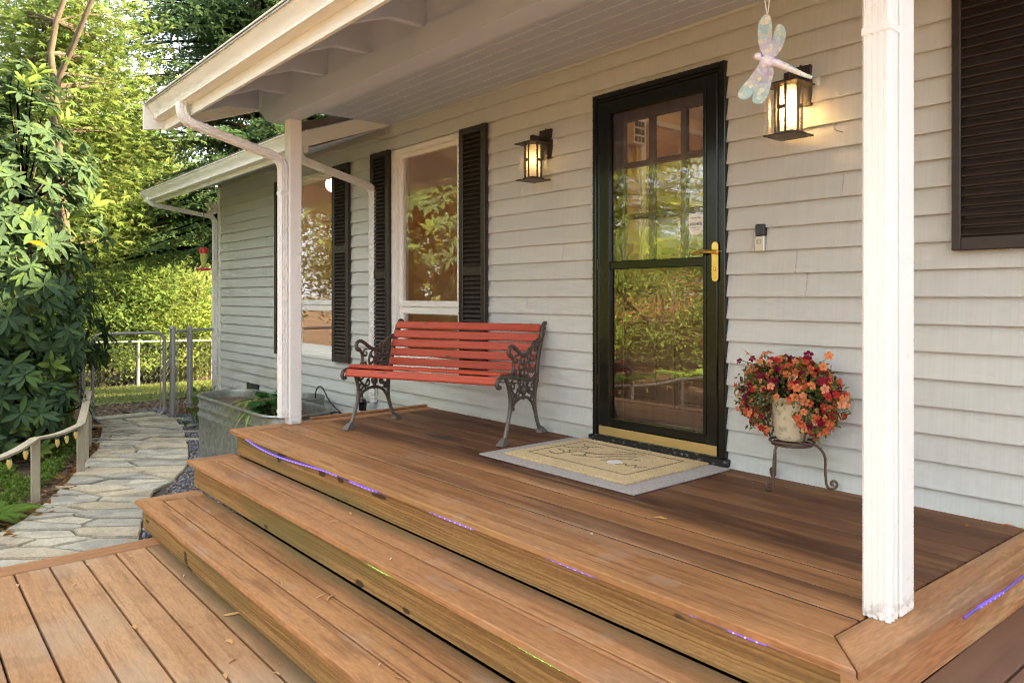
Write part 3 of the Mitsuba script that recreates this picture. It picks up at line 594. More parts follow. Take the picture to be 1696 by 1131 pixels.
# steps
def step(name, label, x0, x1, yf, yb, z, n, left_border, G=0.0045):
    s = struct(name, label)
    w = (yb - yf) / n
    for i in range(n):
        a, b = yf + i * w + (G if i else 0), yf + (i + 1) * w - G
        l0 = x0 + (a - yf) if i == 0 else x0 + 0.145 + 0.004
        l1 = x0 + (b - yf) if i == 0 else l0
        if i == 0: P = [(x0 + 0.003, a), (x1, a), (x1, b), (x0 + w, b)]
        else: P = [(l0, a), (x1, a), (x1, b), (l0, b)]
        part('tread_board', prism(P, z - 0.025, z - rngs(i + 7).uniform(0, 0.0012), 0.003), 'mat_deck', s)
    part('border_board', prism([(x0, yf + 0.004), (x0 + w - 0.003, yf + w), (x0 + 0.143, yf + w), (x0 + 0.143, yb), (x0, yb)][0:2] + [(x0 + 0.143, yb - 0.01), (x0, yb - 0.01)], z - 0.025, z, 0.003), 'mat_deck_y', s)
    riser(x0 + 0.14, x1, yf + 0.032, z - 0.166, z - 0.0255, s)
    part('end_block', box(x0 + 0.055, x0 + 0.138, yf + 0.030, yb, z - 0.166, z - 0.0255, 0.003), 'mat_riser', s)
    part('under_step', box(x0 + 0.16, x1, yf + 0.071, yb, z - 0.16, z - 0.0265), 'mat_dark_gap', s)
    return s
step('upper_step', 'upper wooden step below the porch deck', -5.02, 1.4, -1.875, -1.567, -0.167, 2, True)
step('lower_step', 'lower wooden step above the lower deck', -4.87, 1.4, -2.215, -1.845, -0.334, 3, True)
# side deck at the right, boards along y
sd = struct('side_deck', 'lower side deck at the right with boards running towards the house')
for i in range(14):
    a = -0.80 + i * 0.147
    part('deck_board', prism([(a - 0.035 + G, -1.565), (a + 0.112, -1.565), (a + 0.147, -0.016), (a + G, -0.016)], -0.192, -0.168, 0.0025), 'mat_deck_y', sd)
part('under_deck', box(-0.8, 1.3, -1.56, -0.02, -0.45, -0.1935), 'mat_dark_gap', sd)
# lower deck
ld = struct('lower_deck', 'lower deck of weathered brown boards with open gaps')
r = rngs(9)
for i in range(24):
    y1 = -2.107 - i * 0.153 - 0.005; y0 = y1 - 0.153 + 0.010
    cuts = [-4.447] + ([-3.256] if i == 1 else [r.uniform(-3.6, 0.6)] if i % 3 == 0 and i > 6 else []) + [1.8]
    for a, b in zip(cuts[:-1], cuts[1:]):
        part('deck_board', prism([(a, y0), (b - 0.003, y0), (b - 0.003, y1), (a, y1)], -0.526, -0.5 - r.uniform(0, 0.002), 0.0035), 'mat_deck_low', ld)
part('border_board', box(-4.60, -4.452, -5.8, -2.06, -0.526, -0.4995, 0.003), 'mat_deck_y', ld)
part('under_deck', box(-4.56, 1.8, -5.8, -1.9, -0.60, -0.545), 'mat_dark_gap', ld)
part('rim_board', box(-4.585, -4.56, -5.8, -2.0, -0.60, -0.527), 'mat_riser', ld)

# ================================================================ things on and around the porch
def emit(c, p): return {'type': 'area', 'radiance': rgb(*(np.array(c, float) * p))}
# --- wall lanterns
def lantern(cx, z, power, label, grp='lit lanterns beside the front door'):
    k = thing('wall_lantern', label, 'lantern', grp if False else None)
    cy, h, s = -0.142, 0.222, 0.064
    part('back_plate', cat(box(cx - 0.065, cx + 0.052, -0.034, -0.012, z + 0.155, z + 0.35, 0.004), box(cx - 0.055, cx + 0.042, -0.040, -0.034, z + 0.165, z + 0.34, 0.003), ball((cx, -0.03, z + 0.352), 0.006, 1)), 'mat_bronze', k)
    part('mounting_block', box(cx - 0.03, cx + 0.085, -0.012, -0.002, z + 0.19, z + 0.31, 0.003), 'mat_white', k)
    part('arm', cat(box(cx - 0.016, cx + 0.016, cy, -0.03, z + 0.272, z + 0.296, 0.003)), 'mat_bronze', k)
    part('roof_plate', cat(box(cx - 0.088, cx + 0.088, cy - 0.088, cy + 0.088, z + h + 0.014, z + h + 0.022, 0.002), box(cx - 0.055, cx + 0.055, cy - 0.055, cy + 0.055, z + h + 0.022, z + h + 0.034, 0.003),
         box(cx - 0.016, cx + 0.016, cy - 0.016, cy + 0.016, z + h + 0.034, z + h + 0.075, 0.003)), 'mat_bronze', k)
    part('base_plate', cat(box(cx - 0.083, cx + 0.083, cy - 0.083, cy + 0.083, z, z + 0.007, 0.002), box(cx - 0.05, cx + 0.05, cy - 0.05, cy + 0.05, z + 0.007, z + 0.02, 0.003)), 'mat_bronze', k)
    bars = []
    for (a, b) in ((1, 0), (-1, 0), (0, 1), (0, -1)):
        for o in (-0.017, 0.017):
            px, py = cx + a * 0.056 + b * o, cy + b * 0.056 + a * o
            bars.append(box(px - 0.0045, px + 0.0045, py - 0.0045, py + 0.0045, z + 0.007, z + h + 0.014, 0.001))
        px, py = cx + a * 0.056, cy + b * 0.056
        bars.append(box(px - 0.006 - abs(b) * 0.014, px + 0.006 + abs(b) * 0.014, py - 0.006 - abs(a) * 0.014, py + 0.006 + abs(a) * 0.014, z + h * 0.55, z + h * 0.55 + 0.018, 0.001))
    part('frame_bar', cat(bars), 'mat_bronze', k)
    for (a, b) in ((1, 0), (-1, 0), (0, 1), (0, -1)):
        px, py = cx + a * s, cy + b * s
        dx, dy = b * s, a * s
        part('outer_pane', trimesh.Trimesh([(px - dx, py - dy, z + 0.012), (px + dx, py + dy, z + 0.012), (px + dx, py + dy, z + h + 0.012), (px - dx, py - dy, z + h + 0.012)], [(0, 1, 2), (0, 2, 3)], process=False), 'mat_lantern_glass', k)
    fk = part('frosted_shade', lathe([(0.045, 0.021), (0.045, h + 0.008)], 32, (cx, cy, z)), 'mat_frosted', k, smooth=True)
    bk = fresh(k + '__bulb')
    put(bk, ball((cx, cy, z + 0.125), (0.020, 0.020, 0.036), 2), 'mat_int_white', True, emitter=emit((1.0, 0.66, 0.30), power))
    part('socket', lathe([(0.0, h + 0.013), (0.014, h + 0.013), (0.014, 0.165), (0.0, 0.165)], 16, (cx, cy, z)), 'mat_vinyl', k)
    return k
M('frosted', {'type': 'principledthin', 'base_color': rgb(0.94, 0.86, 0.68), 'roughness': 0.6, 'diff_trans': 1.2, 'eta': 1.3, 'spec_trans': 0.0})
lantern(-3.585, 1.645, 1.6, 'dim bronze wall lantern between the bench window and the front door')
lantern(-1.80, 1.640, 15, 'bright glowing bronze wall lantern right of the front door, behind the dragonfly')
# --- doorbell
k = thing('doorbell', 'small video doorbell with black top and silver lower half on the siding', 'doorbell')
part('camera_half', box(-2.036, -1.986, -0.042, -0.008, 1.195, 1.252, 0.004), 'mat_black', k)
part('button_half', box(-2.038, -1.984, -0.044, -0.008, 1.115, 1.1945, 0.004), 'mat_steel', k)
part('button', cat(lathe([(0.011, 0.0), (0.013, 0.0), (0.013, 0.003), (0.011, 0.003)], 24).apply_transform(rot([1, 0, 0], 90)).apply_translation([-2.012, -0.044, 1.164])), 'mat_galv', k)
k = thing('wire_hook', 'thin curled wire hook on the siding left of the right post', 'hook')
put(k, tube(spline([(-1.60, -0.008, 1.645), (-1.61, -0.03, 1.648), (-1.622, -0.045, 1.655), (-1.63, -0.04, 1.675), (-1.622, -0.03, 1.685)], 20), 0.0022, 6), 'mat_galv', True)

# --- red bench with cast iron ends
bench = thing('garden_bench', 'red slatted garden bench with ornate cast iron ends against the porch wall', 'bench')
A0, A1 = np.array([-4.486, -0.994, 0]), np.array([-3.403, -0.552, 0])
TV = unit(np.array([-4.65, -0.548, 0]) - A0); TV = unit(TV + unit(np.array([-3.568, -0.116, 0]) - A1)); U = unit(A1 - A0)
UP = np.array([0, 0, 1.0])
def L3(A, v, z, u=0.0): return A + TV * v + UP * z + U * u
def spiral(c, r0, r1, a0, a1, n=26):
    a = np.radians(np.linspace(a0, a1, n)); rr = np.linspace(r0, r1, n)
    return np.c_[c[0] + rr * np.cos(a), c[1] + rr * np.sin(a)]
def circ(c, rr, n=22): return spiral(c, rr, rr, 0, 360, n)
BACK = [(0.43, 0.30), (0.437, 0.36), (0.447, 0.43), (0.463, 0.50), (0.487, 0.58), (0.512, 0.65), (0.538, 0.70), (0.565, 0.716), (0.588, 0.704), (0.588, 0.683), (0.572, 0.678), (0.566, 0.69)]
SEAT = [(-0.030, 0.352), (-0.052, 0.348), (-0.066, 0.366), (-0.056, 0.391), (-0.025, 0.404), (0.04, 0.405), (0.12, 0.397), (0.22, 0.380), (0.32, 0.365), (0.40, 0.366), (0.445, 0.40)]
THICK = [  # (points, radius)
    (spline([(0.012, 0.018), (0.035, 0.06), (0.062, 0.12), (0.088, 0.19), (0.094, 0.25), (0.084, 0.31), (0.066, 0.352), (0.04, 0.395)], 30), 0.0125),
    (spline([(0.492, 0.018), (0.466, 0.055), (0.440, 0.105), (0.420, 0.165), (0.416, 0.23), (0.424, 0.30), (0.43, 0.34)], 30), 0.0125),
    (spline(BACK, 60), 0.0135), (spline(SEAT, 60), 0.0125),
    (spline([(0.084, 0.17), (0.115, 0.215), (0.17, 0.248), (0.25, 0.260), (0.33, 0.245), (0.385, 0.205), (0.417, 0.15)], 30), 0.0105),
    (spline([(0.112, 0.530), (0.092, 0.527), (0.076, 0.545), (0.080, 0.573), (0.107, 0.587), (0.145, 0.578), (0.20, 0.546), (0.26, 0.524), (0.32, 0.530), (0.375, 0.563), (0.43, 0.60), (0.485, 0.612)], 60), 0.0125),
    (spline([(0.098, 0.535), (0.125, 0.51), (0.137, 0.47), (0.128, 0.435), (0.095, 0.412), (0.04, 0.405)], 30), 0.010),
]
rc = (0.275, 0.452)
THIN = [circ(rc, 0.017), circ(rc, 0.071, 36)] + [circ((rc[0] + 0.044 * math.cos(a), rc[1] + 0.044 * math.sin(a)), 0.025) for a in np.arange(6) * math.pi / 3] + [
    spiral((0.17, 0.50), 0.030, 0.008, 60, 420), spiral((0.165, 0.425), 0.022, 0.006, -60, -420), spiral((0.385, 0.50), 0.034, 0.008, 120, 480), spiral((0.375, 0.415), 0.026, 0.006, 200, -160),
    spiral((0.335, 0.545), 0.02, 0.006, 0, 360), spiral((0.43, 0.555), 0.02, 0.006, 90, 450), spiral((0.21, 0.535), 0.014, 0.005, 0, 360), spiral((0.455, 0.60), 0.018, 0.005, 0, 360),
    spiral((0.13, 0.345), 0.032, 0.008, 100, 470), spiral((0.125, 0.27), 0.027, 0.007, 30, 400), spiral((0.19, 0.30), 0.030, 0.008, 200, 560), spiral((0.34, 0.30), 0.030, 0.008, -20, -380),
    spiral((0.385, 0.325), 0.028, 0.007, 90, -270), spiral((0.385, 0.255), 0.026, 0.007, 150, -210), spiral((0.205, 0.355), 0.020, 0.006, 0, 360), spiral((0.315, 0.35), 0.020, 0.006, 180, -180),
    spline([(0.265, 0.26), (0.262, 0.31), (0.268, 0.37)], 12), spline([(0.10, 0.24), (0.16, 0.28), (0.22, 0.345)], 14), spline([(0.41, 0.24), (0.36, 0.275), (0.30, 0.34)], 14),
    spline([(0.07, 0.35), (0.12, 0.31), (0.17, 0.262)], 14), spline([(0.425, 0.34), (0.40, 0.29), (0.355, 0.245)], 14),
    spline([(0.44, 0.33), (0.452, 0.45), (0.487, 0.56), (0.53, 0.655)], 24) + np.array([0.018, 0.0])]
def end_frame(A, lab):
    f = part('end_frame', cat([tube([L3(A, v, z) for v, z in P], rr, 8) for P, rr in THICK]), 'mat_iron', bench, smooth=40, label=lab)
    part('scrollwork', cat([tube([L3(A, v, z) for v, z in P], 0.0068, 6) for P in THIN] + [ball(L3(A, rc[0], rc[1]), 0.013, 1), ball(L3(A, 0.263, 0.305), (0.024, 0.024, 0.034), 2), ball(L3(A, 0.263, 0.262), (0.012, 0.012, 0.022), 1)]
         + [ball(L3(A, 0.128 + 0.004 * i, 0.24 - 0.02 * i), (0.008, 0.008, 0.014), 1) for i in range(3)]), 'mat_iron', f, smooth=40)
    for v0, s in ((0.012, -1), (0.492, 1)):
        pts = [L3(A, v0 + s * a, z, u) for a, z, u in ((-0.018, 0.001, 0.022), (-0.018, 0.001, -0.022), (0.052, 0.001, 0.026), (0.052, 0.001, -0.026), (0.052, 0.010, 0.024), (0.052, 0.010, -0.024), (-0.012, 0.05, 0.011), (-0.012, 0.05, -0.011), (0.014, 0.040, 0.012), (0.014, 0.040, -0.012))]
        part('foot', trimesh.convex.convex_hull(np.array(pts)), 'mat_iron', f)
end_frame(A0, 'left cast iron end frame with scroll arm'); end_frame(A1, 'right cast iron end frame with scroll arm')
Lb = np.linalg.norm(A1 - A0)
def slat(v, z, nv, nz, wd, th, name, u0=-0.0, u1=None, lab=None):
    """centre (v,z); (nv,nz) runs across the slat's width"""
    n = np.array([nv, nz]); n = n / np.linalg.norm(n); t = np.array([-n[1], n[0]])
    b = 0.006
    m = box(-wd / 2, wd / 2, -th / 2, th / 2, 0.0, Lb - 0.016, b)
    vv = m.vertices.copy()
    P = np.array([v, z]) + vv[:, :1] * n + vv[:, 1:2] * t
    m.vertices = A0 + P[:, :1] * TV + P[:, 1:2] * UP + (vv[:, 2:] + 0.008) * U
    out(m)
    return part(name, m, 'mat_red', bench)
bc = spline(BACK[1:7], 200)
ln = np.r_[0, np.cumsum(np.linalg.norm(np.diff(bc, axis=0), axis=1))]
for i in range(5):
    s = 0.040 + i * 0.0655
    p = np.array([np.interp(s + 0.026, ln, bc[:, j]) for j in (0, 1)]); q = np.array([np.interp(s + 0.034, ln, bc[:, j]) for j in (0, 1)]) - p
    nrm = np.array([-q[1], q[0]]) / np.linalg.norm(q)
    p = p + nrm * 0.021
    slat(p[0], p[1], q[0], q[1], 0.0535, 0.018, 'back_slat')
sc_ = spline(SEAT[4:], 200); ls = np.r_[0, np.cumsum(np.linalg.norm(np.diff(sc_, axis=0), axis=1))]
for i in range(6):
    s = 0.016 + i * 0.066
    p = np.array([np.interp(s + 0.024, ls, sc_[:, j]) for j in (0, 1)]); q = np.array([np.interp(s + 0.032, ls, sc_[:, j]) for j in (0, 1)]) - p
    p = p + np.array([-q[1], q[0]]) / np.linalg.norm(q) * 0.020
    slat(p[0], p[1], q[0], q[1], 0.060, 0.020, 'seat_slat')
slat(-0.034, 0.385, -0.45, -0.9, 0.05, 0.022, 'seat_slat')
part('tie_rod', tube([L3(A0, 0.33, 0.335), L3(A1, 0.33, 0.335)], 0.004, 6), 'mat_iron', bench)

# --- door mats
k = thing('door_mat', 'large flat grey door mat lying under the tan one', 'door mat')
put(k, box(-3.29, -2.165, -0.818, -0.062, 0.0015, 0.010, 0.003), 'mat_mat_grey')
k = thing('door_mat', 'tan coir door mat with dark branch pattern lying on the grey mat', 'door mat')
part('pile', box(-3.185, -2.285, -0.73, -0.075, 0.0105, 0.021, 0.004), 'mat_mat_tan', k)
x0, x1, y0, y1 = -3.108, -2.388, -0.612, -0.147
part('border_line', cat(box(x0, x1, y0, y0 + 0.007, 0.0205, 0.0222), box(x0, x1, y1 - 0.007, y1, 0.0205, 0.0222), box(x0, x0 + 0.007, y0 + 0.007, y1 - 0.007, 0.0205, 0.0222), box(x1 - 0.007, x1, y0 + 0.007, y1 - 0.007, 0.0205, 0.0222)), 'mat_mat_line', k)
def stroke(P, w): 
    return extr(LineString([tuple(q) for q in spline(P, 24)]).buffer(w, cap_style=1), 0.0015).apply_translation([0, 0, 0.0207])
strokes = [([(-3.04, -0.23), (-2.99, -0.26), (-2.955, -0.25)], .004), ([(-3.08, -0.36), (-3.0, -0.32), (-2.96, -0.25), (-2.90, -0.22)], .005), ([(-3.04, -0.51), (-2.97, -0.53), (-2.93, -0.40), (-2.86, -0.37)], .005),
           ([(-2.97, -0.27), (-2.94, -0.33), (-2.985, -0.40), (-2.94, -0.44)], .004), ([(-2.89, -0.48), (-2.83, -0.45), (-2.86, -0.40), (-2.80, -0.36), (-2.73, -0.27), (-2.66, -0.215)], .005), ([(-2.85, -0.46), (-2.77, -0.43), (-2.70, -0.33), (-2.62, -0.26)], .004),
           ([(-2.69, -0.46), (-2.66, -0.40), (-2.60, -0.33), (-2.55, -0.31)], .004), ([(-2.58, -0.47), (-2.54, -0.43), (-2.52, -0.46), (-2.49, -0.41), (-2.47, -0.45), (-2.43, -0.41)], .0035), ([(-3.06, -0.43), (-3.0, -0.44), (-2.96, -0.48)], .004), ([(-2.78, -0.24), (-2.70, -0.20), (-2.62, -0.19)], .003)]
part('branch_pattern', cat([stroke(P, w) for P, w in strokes]), 'mat_mat_line', k)
part('white_flower', extr(unary_union([Point(-2.612 + 0.022 * math.cos(a), -0.44 + 0.022 * math.sin(a)).buffer(0.022) for a in np.arange(6) * math.pi / 3]), 0.0015).apply_translation([0, 0, 0.0209]), 'mat_vinyl', k)

# --- plant stand, pot, flowers
PC = np.array([-1.775, -0.155, 0])
ps = thing('plant_stand', 'wrought iron plant stand with three scroll feet beside the front door', 'plant stand')
ring = lambda rr, z, n=40: np.c_[PC[0] + rr * np.cos(np.linspace(0, 2 * np.pi, n)), PC[1] + rr * np.sin(np.linspace(0, 2 * np.pi, n)), np.full(n, z)]
part('ring', cat(tube(ring(0.098, 0.222), 0.006, 8), tube(ring(0.088, 0.208), 0.005, 8), tube([PC + (-0.09, 0, 0.213), PC + (0.09, 0, 0.213)], 0.005, 6), tube([PC + (0, -0.09, 0.213), PC + (0, 0.09, 0.213)], 0.005, 6)), 'mat_stand_iron', ps, smooth=True)
for F in ((-1.800, -0.290), (-1.640, -0.070), (-1.925, -0.055)):
    d = unit(np.array([F[0], F[1], 0]) - PC); R_ = np.linalg.norm(np.array([F[0], F[1], 0]) - PC)
    P = spline([(0.085, 0.215), (0.105, 0.205), (R_ * 0.86, 0.17), (R_ * 0.90, 0.10), (R_ * 0.92, 0.045), (R_ * 0.98, 0.016), (R_ * 1.0 + 0.012, 0.012), (R_ + 0.030, 0.022), (R_ + 0.033, 0.040), (R_ + 0.018, 0.048), (R_ + 0.008, 0.038), (R_ + 0.013, 0.028), (R_ + 0.021, 0.032)], 60)
    part('leg', tube([PC + d * a + UP * z for a, z in P], 0.0058, 8), 'mat_stand_iron', ps, smooth=True)
for a in (200, 330, 80):
    d = np.array([math.cos(math.radians(a)), math.sin(math.radians(a)), 0])
    part('pot_holder', tube([PC + d * q + UP * z for q, z in spline([(0.09, 0.222), (0.105, 0.26), (0.100, 0.33), (0.098, 0.40), (0.118, 0.425), (0.135, 0.41), (0.130, 0.388), (0.118, 0.392)], 40)], 0.0045, 6), 'mat_stand_iron', ps, smooth=True)
pot = thing('flower_pot', 'cream glazed ceramic flower pot standing in the iron plant stand', 'flower pot')
part('body', lathe([(0, 0.229), (0.062, 0.229), (0.074, 0.245), (0.082, 0.29), (0.085, 0.35), (0.086, 0.40), (0.092, 0.415), (0.092, 0.428), (0.080, 0.428), (0.078, 0.39), (0.0, 0.39)], 48, PC), 'mat_ceramic', pot, smooth=30)
part('soil', lathe([(0, 0.395), (0.077, 0.395), (0.077, 0.3905)], 24, PC), 'mat_soil', pot)
r = rngs(12)
def flower_mesh(r, big=1.0):
    V, F = [], []
    for i in range(5):
        a = i * 2 * math.pi / 5 + r.uniform(-.12, .12); L = big * r.uniform(0.92, 1.08); w = 0.60
        c, s_ = math.cos(a), math.sin(a); k0 = len(V)
        for (q, t, z) in ((0.08, 0, -0.18), (0.5, -w * 0.62, 0.10), (0.55, 0, 0.05), (0.5, w * 0.62, 0.10), (0.92, -w * 0.55, 0.02), (1.0, 0, -0.06), (0.92, w * 0.55, 0.02)):
            V.append((q * L * c - t * s_, q * L * s_ + t * c, z))
        F += [(k0, k0 + 1, k0 + 2), (k0, k0 + 2, k0 + 3), (k0 + 1, k0 + 4, k0 + 2), (k0 + 4, k0 + 5, k0 + 2), (k0 + 5, k0 + 6, k0 + 2), (k0 + 6, k0 + 3, k0 + 2)]
    k0 = len(V)
    for i in range(5):
        a = i * 2 * math.pi / 5; V.append((0.14 * math.cos(a), 0.14 * math.sin(a), -0.1))
    V.append((0, 0, -0.75)); F += [(k0 + i, k0 + 5, k0 + (i + 1) % 5) for i in range(5)]
    return trimesh.Trimesh(np.array(V, float), F, process=False)
FC = [('fl_orange', (0.80, 0.27, 0.11)), ('fl_orange_deep', (0.74, 0.17, 0.08)), ('fl_salmon', (0.84, 0.36, 0.20)), ('fl_maroon', (0.30, 0.018, 0.05)), ('fl_maroon_dark', (0.20, 0.012, 0.05)), ('fl_red', (0.52, 0.05, 0.04))]
for n_, c in FC: M(n_, {'type': 'principledthin', 'base_color': rgb(*c), 'roughness': 0.6, 'diff_trans': 0.6, 'eta': 1.35, 'spec_trans': 0.0})
plant = thing('flowering_plant', 'bushy trailing plant full of orange and maroon flowers in the cream pot', 'plant')
C0 = PC + (-0.005, -0.02, 0.43)
def bush_pt(r):
    """the outline of the plant: a dome with trails hanging on both sides of the pot"""
    while True:
        d = unit(r.normal(size=3) * (1, 0.8, 1)); q = r.uniform(0.55, 1.0) ** 0.5
        p = np.array([d[0] * 0.265, d[1] * 0.18, d[2] * 0.195]) * q
        if p[2] < -0.02 and -0.05 < p[0] < 0.085 and p[1] < 0.02: continue
        if p[2] < -0.1 and -0.075 < p[0] < 0.10: continue
        p[2] *= 1.06 if p[2] < 0 else 0.95
        return C0 + p + (0, 0, 0.0), unit(d * (1, 1, 0.6) + (0.15, -0.5, 0.15))
heads = []
tpl = {n_: [mikit.ply(flower_mesh(r), 'mat_' + n_, False) for _ in range(2)] for n_, _ in FC}
for i in range(295):
    p, d = bush_pt(r)
    if i < 12: p = C0 + (r.uniform(-0.22, 0.2), r.uniform(-0.1, 0.03), r.uniform(0.15, 0.205))
    d = unit(d + r.normal(size=3) * 0.35)
    b = unit(np.cross(d, [0.3, 0.1, 1])); c = np.cross(d, b); s = r.uniform(0.0155, 0.023)
    n_ = FC[r.choice(6, p=[.30, .17, .15, .18, .12, .08])][0]
    m4 = np.eye(4); m4[:3, 0], m4[:3, 1], m4[:3, 2], m4[:3, 3] = b * s, c * s, d * s, p
    fk = fresh(plant + '__flower'); scene[fk] = {**tpl[n_][i % 2], 'to_world': T(m4.tolist())}
    heads.append(p - d * s * 0.7)
bm, bc_ = [], []
for i in range(200):
    p, d = bush_pt(r); d = unit(d + r.normal(size=3) * 0.4); b = unit(np.cross(d, [0.3, 0.1, 1])); c = np.cross(d, b); s = r.uniform(0.011, 0.018)
    q = flower_mesh(r); v = q.vertices * s
    bm.append(trimesh.Trimesh(p + d * 0.006 + v[:, :1] * b + v[:, 1:2] * c + v[:, 2:] * d, q.faces, process=False)); bc_.append(np.tile(FC[r.choice(6, p=[.30, .20, .15, .15, .10, .10])][1], (len(v), 1)))
part('blossoms', cat(bm), 'mat_leaf', plant, color=np.vstack(bc_), kind='stuff')
base = PC + (0, 0, 0.40)
part('stem', cat([tube(spline([base + r.normal(size=3) * (.03, .03, 0), (base + h) / 2 + (r.normal() * .03, r.normal() * .02, 0.05), h], 7), 0.0016, 4, False) for h in heads[::2]]), 'mat_stem', plant, kind='stuff')
M('stem', pr((0.12, 0.16, 0.05), 0.6))
P = np.array([bush_pt(r)[0] for _ in range(2300)]); P = C0 + (P - C0) * r.uniform(0.75, 1.06, (len(P), 1))
D = rand_dirs(r, len(P)) + unit(P - C0)
m, vc = leaves(leaf_tpl(0.55, 0.05, 0.1, 4), P, D, rand_dirs(r, len(P)) + (0, -0.5, 1), r.uniform(0.014, 0.026, len(P)), np.array([0.16, 0.21, 0.06]) * r.uniform(0.5, 1.5, (len(P), 1)) * np.array([1, 1, 1]))
part('foliage', m, 'mat_leaf', plant, color=vc, kind='stuff')

# --- dragonfly ornament hanging from the beam
df = thing('dragonfly_ornament', 'iridescent dragonfly ornament hanging on a cord in front of the right lantern', 'ornament')
FB = np.array([-1.283, -1.20, 1.648])          # body centre
EX = unit(np.array([0.80, 0.60, 0])); EZ = UP; EN = np.cross(EX, EZ)   # its plane faces the steps
def irid(p, n, uv):
    a, b_, w = voronoi((p.x * 0.8 + p.y * 0.6) * 78, p.z * 78)
    away = dr.sqrt(dr.square((p.x - FB[0]) * 0.8 + (p.y - FB[1]) * 0.6) + dr.square(p.z - FB[2]))
    c = mix((0.84, 0.80, 0.92), (0.68, 0.92, 0.87), smoothstep(0.035, 0.115, away + 0.03 * (w - 0.5)))
    c = mix(c, (0.97, 0.95, 0.80), smoothstep(0.62, 0.70, w)) * (0.80 + 0.25 * cell_rand(w * 977))
    return mix(c, (0.50, 0.50, 0.62), smoothstep(0.10, 0.03, b_ - a) * 0.5)
M('irid', {'type': 'principledthin', 'base_color': proc(irid), 'roughness': 0.25, 'diff_trans': 0.9, 'eta': 1.6, 'spec_trans': 0.0})
M('irid_body', pr(proc(irid), 0.2, specular=0.8, clearcoat=0.8))
DS = 0.86
def pl(x, z, n=0.0): return FB + EX * x * DS + EZ * z * DS + EN * n
def wing(P, zoff):
    q = Polygon(spline(P, 60, True)).buffer(0)
    m = extr(q, 0.0035); v = m.vertices.copy()
    m.vertices = FB + v[:, :1] * EX * DS + v[:, 1:2] * EZ * DS + (v[:, 2:] + zoff) * EN
    return out(m)
W1 = [(0.0, 0.012), (-0.028, 0.055), (-0.034, 0.115), (-0.020, 0.165), (0.0, 0.176), (0.014, 0.15), (0.016, 0.10), (0.018, 0.05)]
W2 = [(0.012, 0.010), (0.016, 0.055), (0.024, 0.105), (0.042, 0.138), (0.062, 0.120), (0.062, 0.075), (0.044, 0.035)]
W3 = [(-0.012, 0.0), (-0.055, -0.045), (-0.096, -0.095), (-0.105, -0.125), (-0.085, -0.138), (-0.052, -0.118), (-0.022, -0.07), (0.0, -0.03)]
W4 = [(0.0, -0.005), (-0.02, -0.055), (-0.050, -0.115), (-0.048, -0.150), (-0.026, -0.155), (0.004, -0.12), (0.018, -0.065), (0.018, -0.02)]
for q, o in ((W1, 0.002), (W2, -0.004), (W3, 0.002), (W4, -0.004)): part('wing', wing(q, o), 'mat_irid', df)
tail = [(-0.012, 0.008), (0.035, -0.008), (0.085, -0.034), (0.130, -0.058), (0.158, -0.070)]
part('tail', tube([pl(*q) for q in spline(tail, 20)], np.linspace(0.015, 0.0055, 20), 10), 'mat_irid_body', df, smooth=True)
part('head', ball(pl(-0.034, 0.022), (0.0125, 0.0125, 0.012), 2), 'mat_irid_body', df, True)
part('thorax', ball(pl(-0.005, 0.0), (0.021, 0.017, 0.02), 2), 'mat_irid_body', df, True)
tp = pl(0.0, 0.172)
part('cord', cat(tube(spline([tp, tp + EX * 0.007 + UP * 0.05, tp + EX * 0.006 + UP * 0.15, tp + UP * 0.30], 16), 0.0018, 6), tube(spline([tp, tp - EX * 0.007 + UP * 0.05, tp - EX * 0.006 + UP * 0.15, tp + UP * 0.30], 16), 0.0018, 6)), 'mat_vinyl', df)

# --- LED rope lights under the nosings
def rope(pts, yoff, segs, col, label, power, axis='x'):
    k = thing('rope_light', label, 'rope light')
    P = spline(pts, 240)
    part('tube', tube(P, 0.0044, 8), 'mat_rope_' + col, k, smooth=True)
    d = np.r_[0, np.cumsum(np.linalg.norm(np.diff(P, axis=0), axis=1))]
    bd, lit = [], []
    for a, b in segs:
        ss = np.arange(a, b, 0.02)
        lit.append(tube(np.array([[np.interp(q, d, P[:, j]) for j in range(3)] for q in ss]), 0.0050, 8))
        for q in np.arange(a + 0.02, b - 0.01, 0.036):
            q = np.array([np.interp(q, d, P[:, j]) for j in range(3)])
            bd.append(ball(q + (0, -0.0045, -0.001) if axis == 'x' else q + (0.0045, 0, 0), 0.0030, 1))
    c0, c1 = {'violet': ((0.020, 0.010, 0.125), (0.10, 0.09, 0.20)), 'green': ((0.018, 0.12, 0.009), (0.08, 0.20, 0.05))}[col]
    for nm, ms, c in (('lit_tube', lit, c0), ('light_beads', bd, c1)):
        bk = fresh(k + '__' + nm)
        put(bk, cat(ms), 'mat_rope_' + col, True, emitter=emit(c, power)); labels[bk] = {'kind': 'stuff'}
M('rope_violet', pr((0.16, 0.10, 0.50), 0.3)); M('rope_green', pr((0.22, 0.45, 0.10), 0.3))
yv = -1.573
rope([(-4.80, yv, -0.036), (-4.58, yv, -0.058), (-4.3, yv, -0.066), (-3.92, yv, -0.053), (-3.54, yv, -0.040), (-3.25, yv, -0.045), (-2.87, yv, -0.031), (-2.5, yv, -0.038), (-2.11, yv, -0.031), (-1.78, yv, -0.036), (-1.43, yv, -0.031), (-1.2, yv, -0.037), (-0.90, yv, -0.031)], 0,
     [(0.0, 1.3), (1.42, 1.70), (1.95, 2.45), (2.6, 2.72), (2.86, 3.12), (3.3, 3.52), (3.62, 3.74)], 'violet', 'violet LED rope light sagging under the porch deck nosing', 1.0)
yv = -1.848
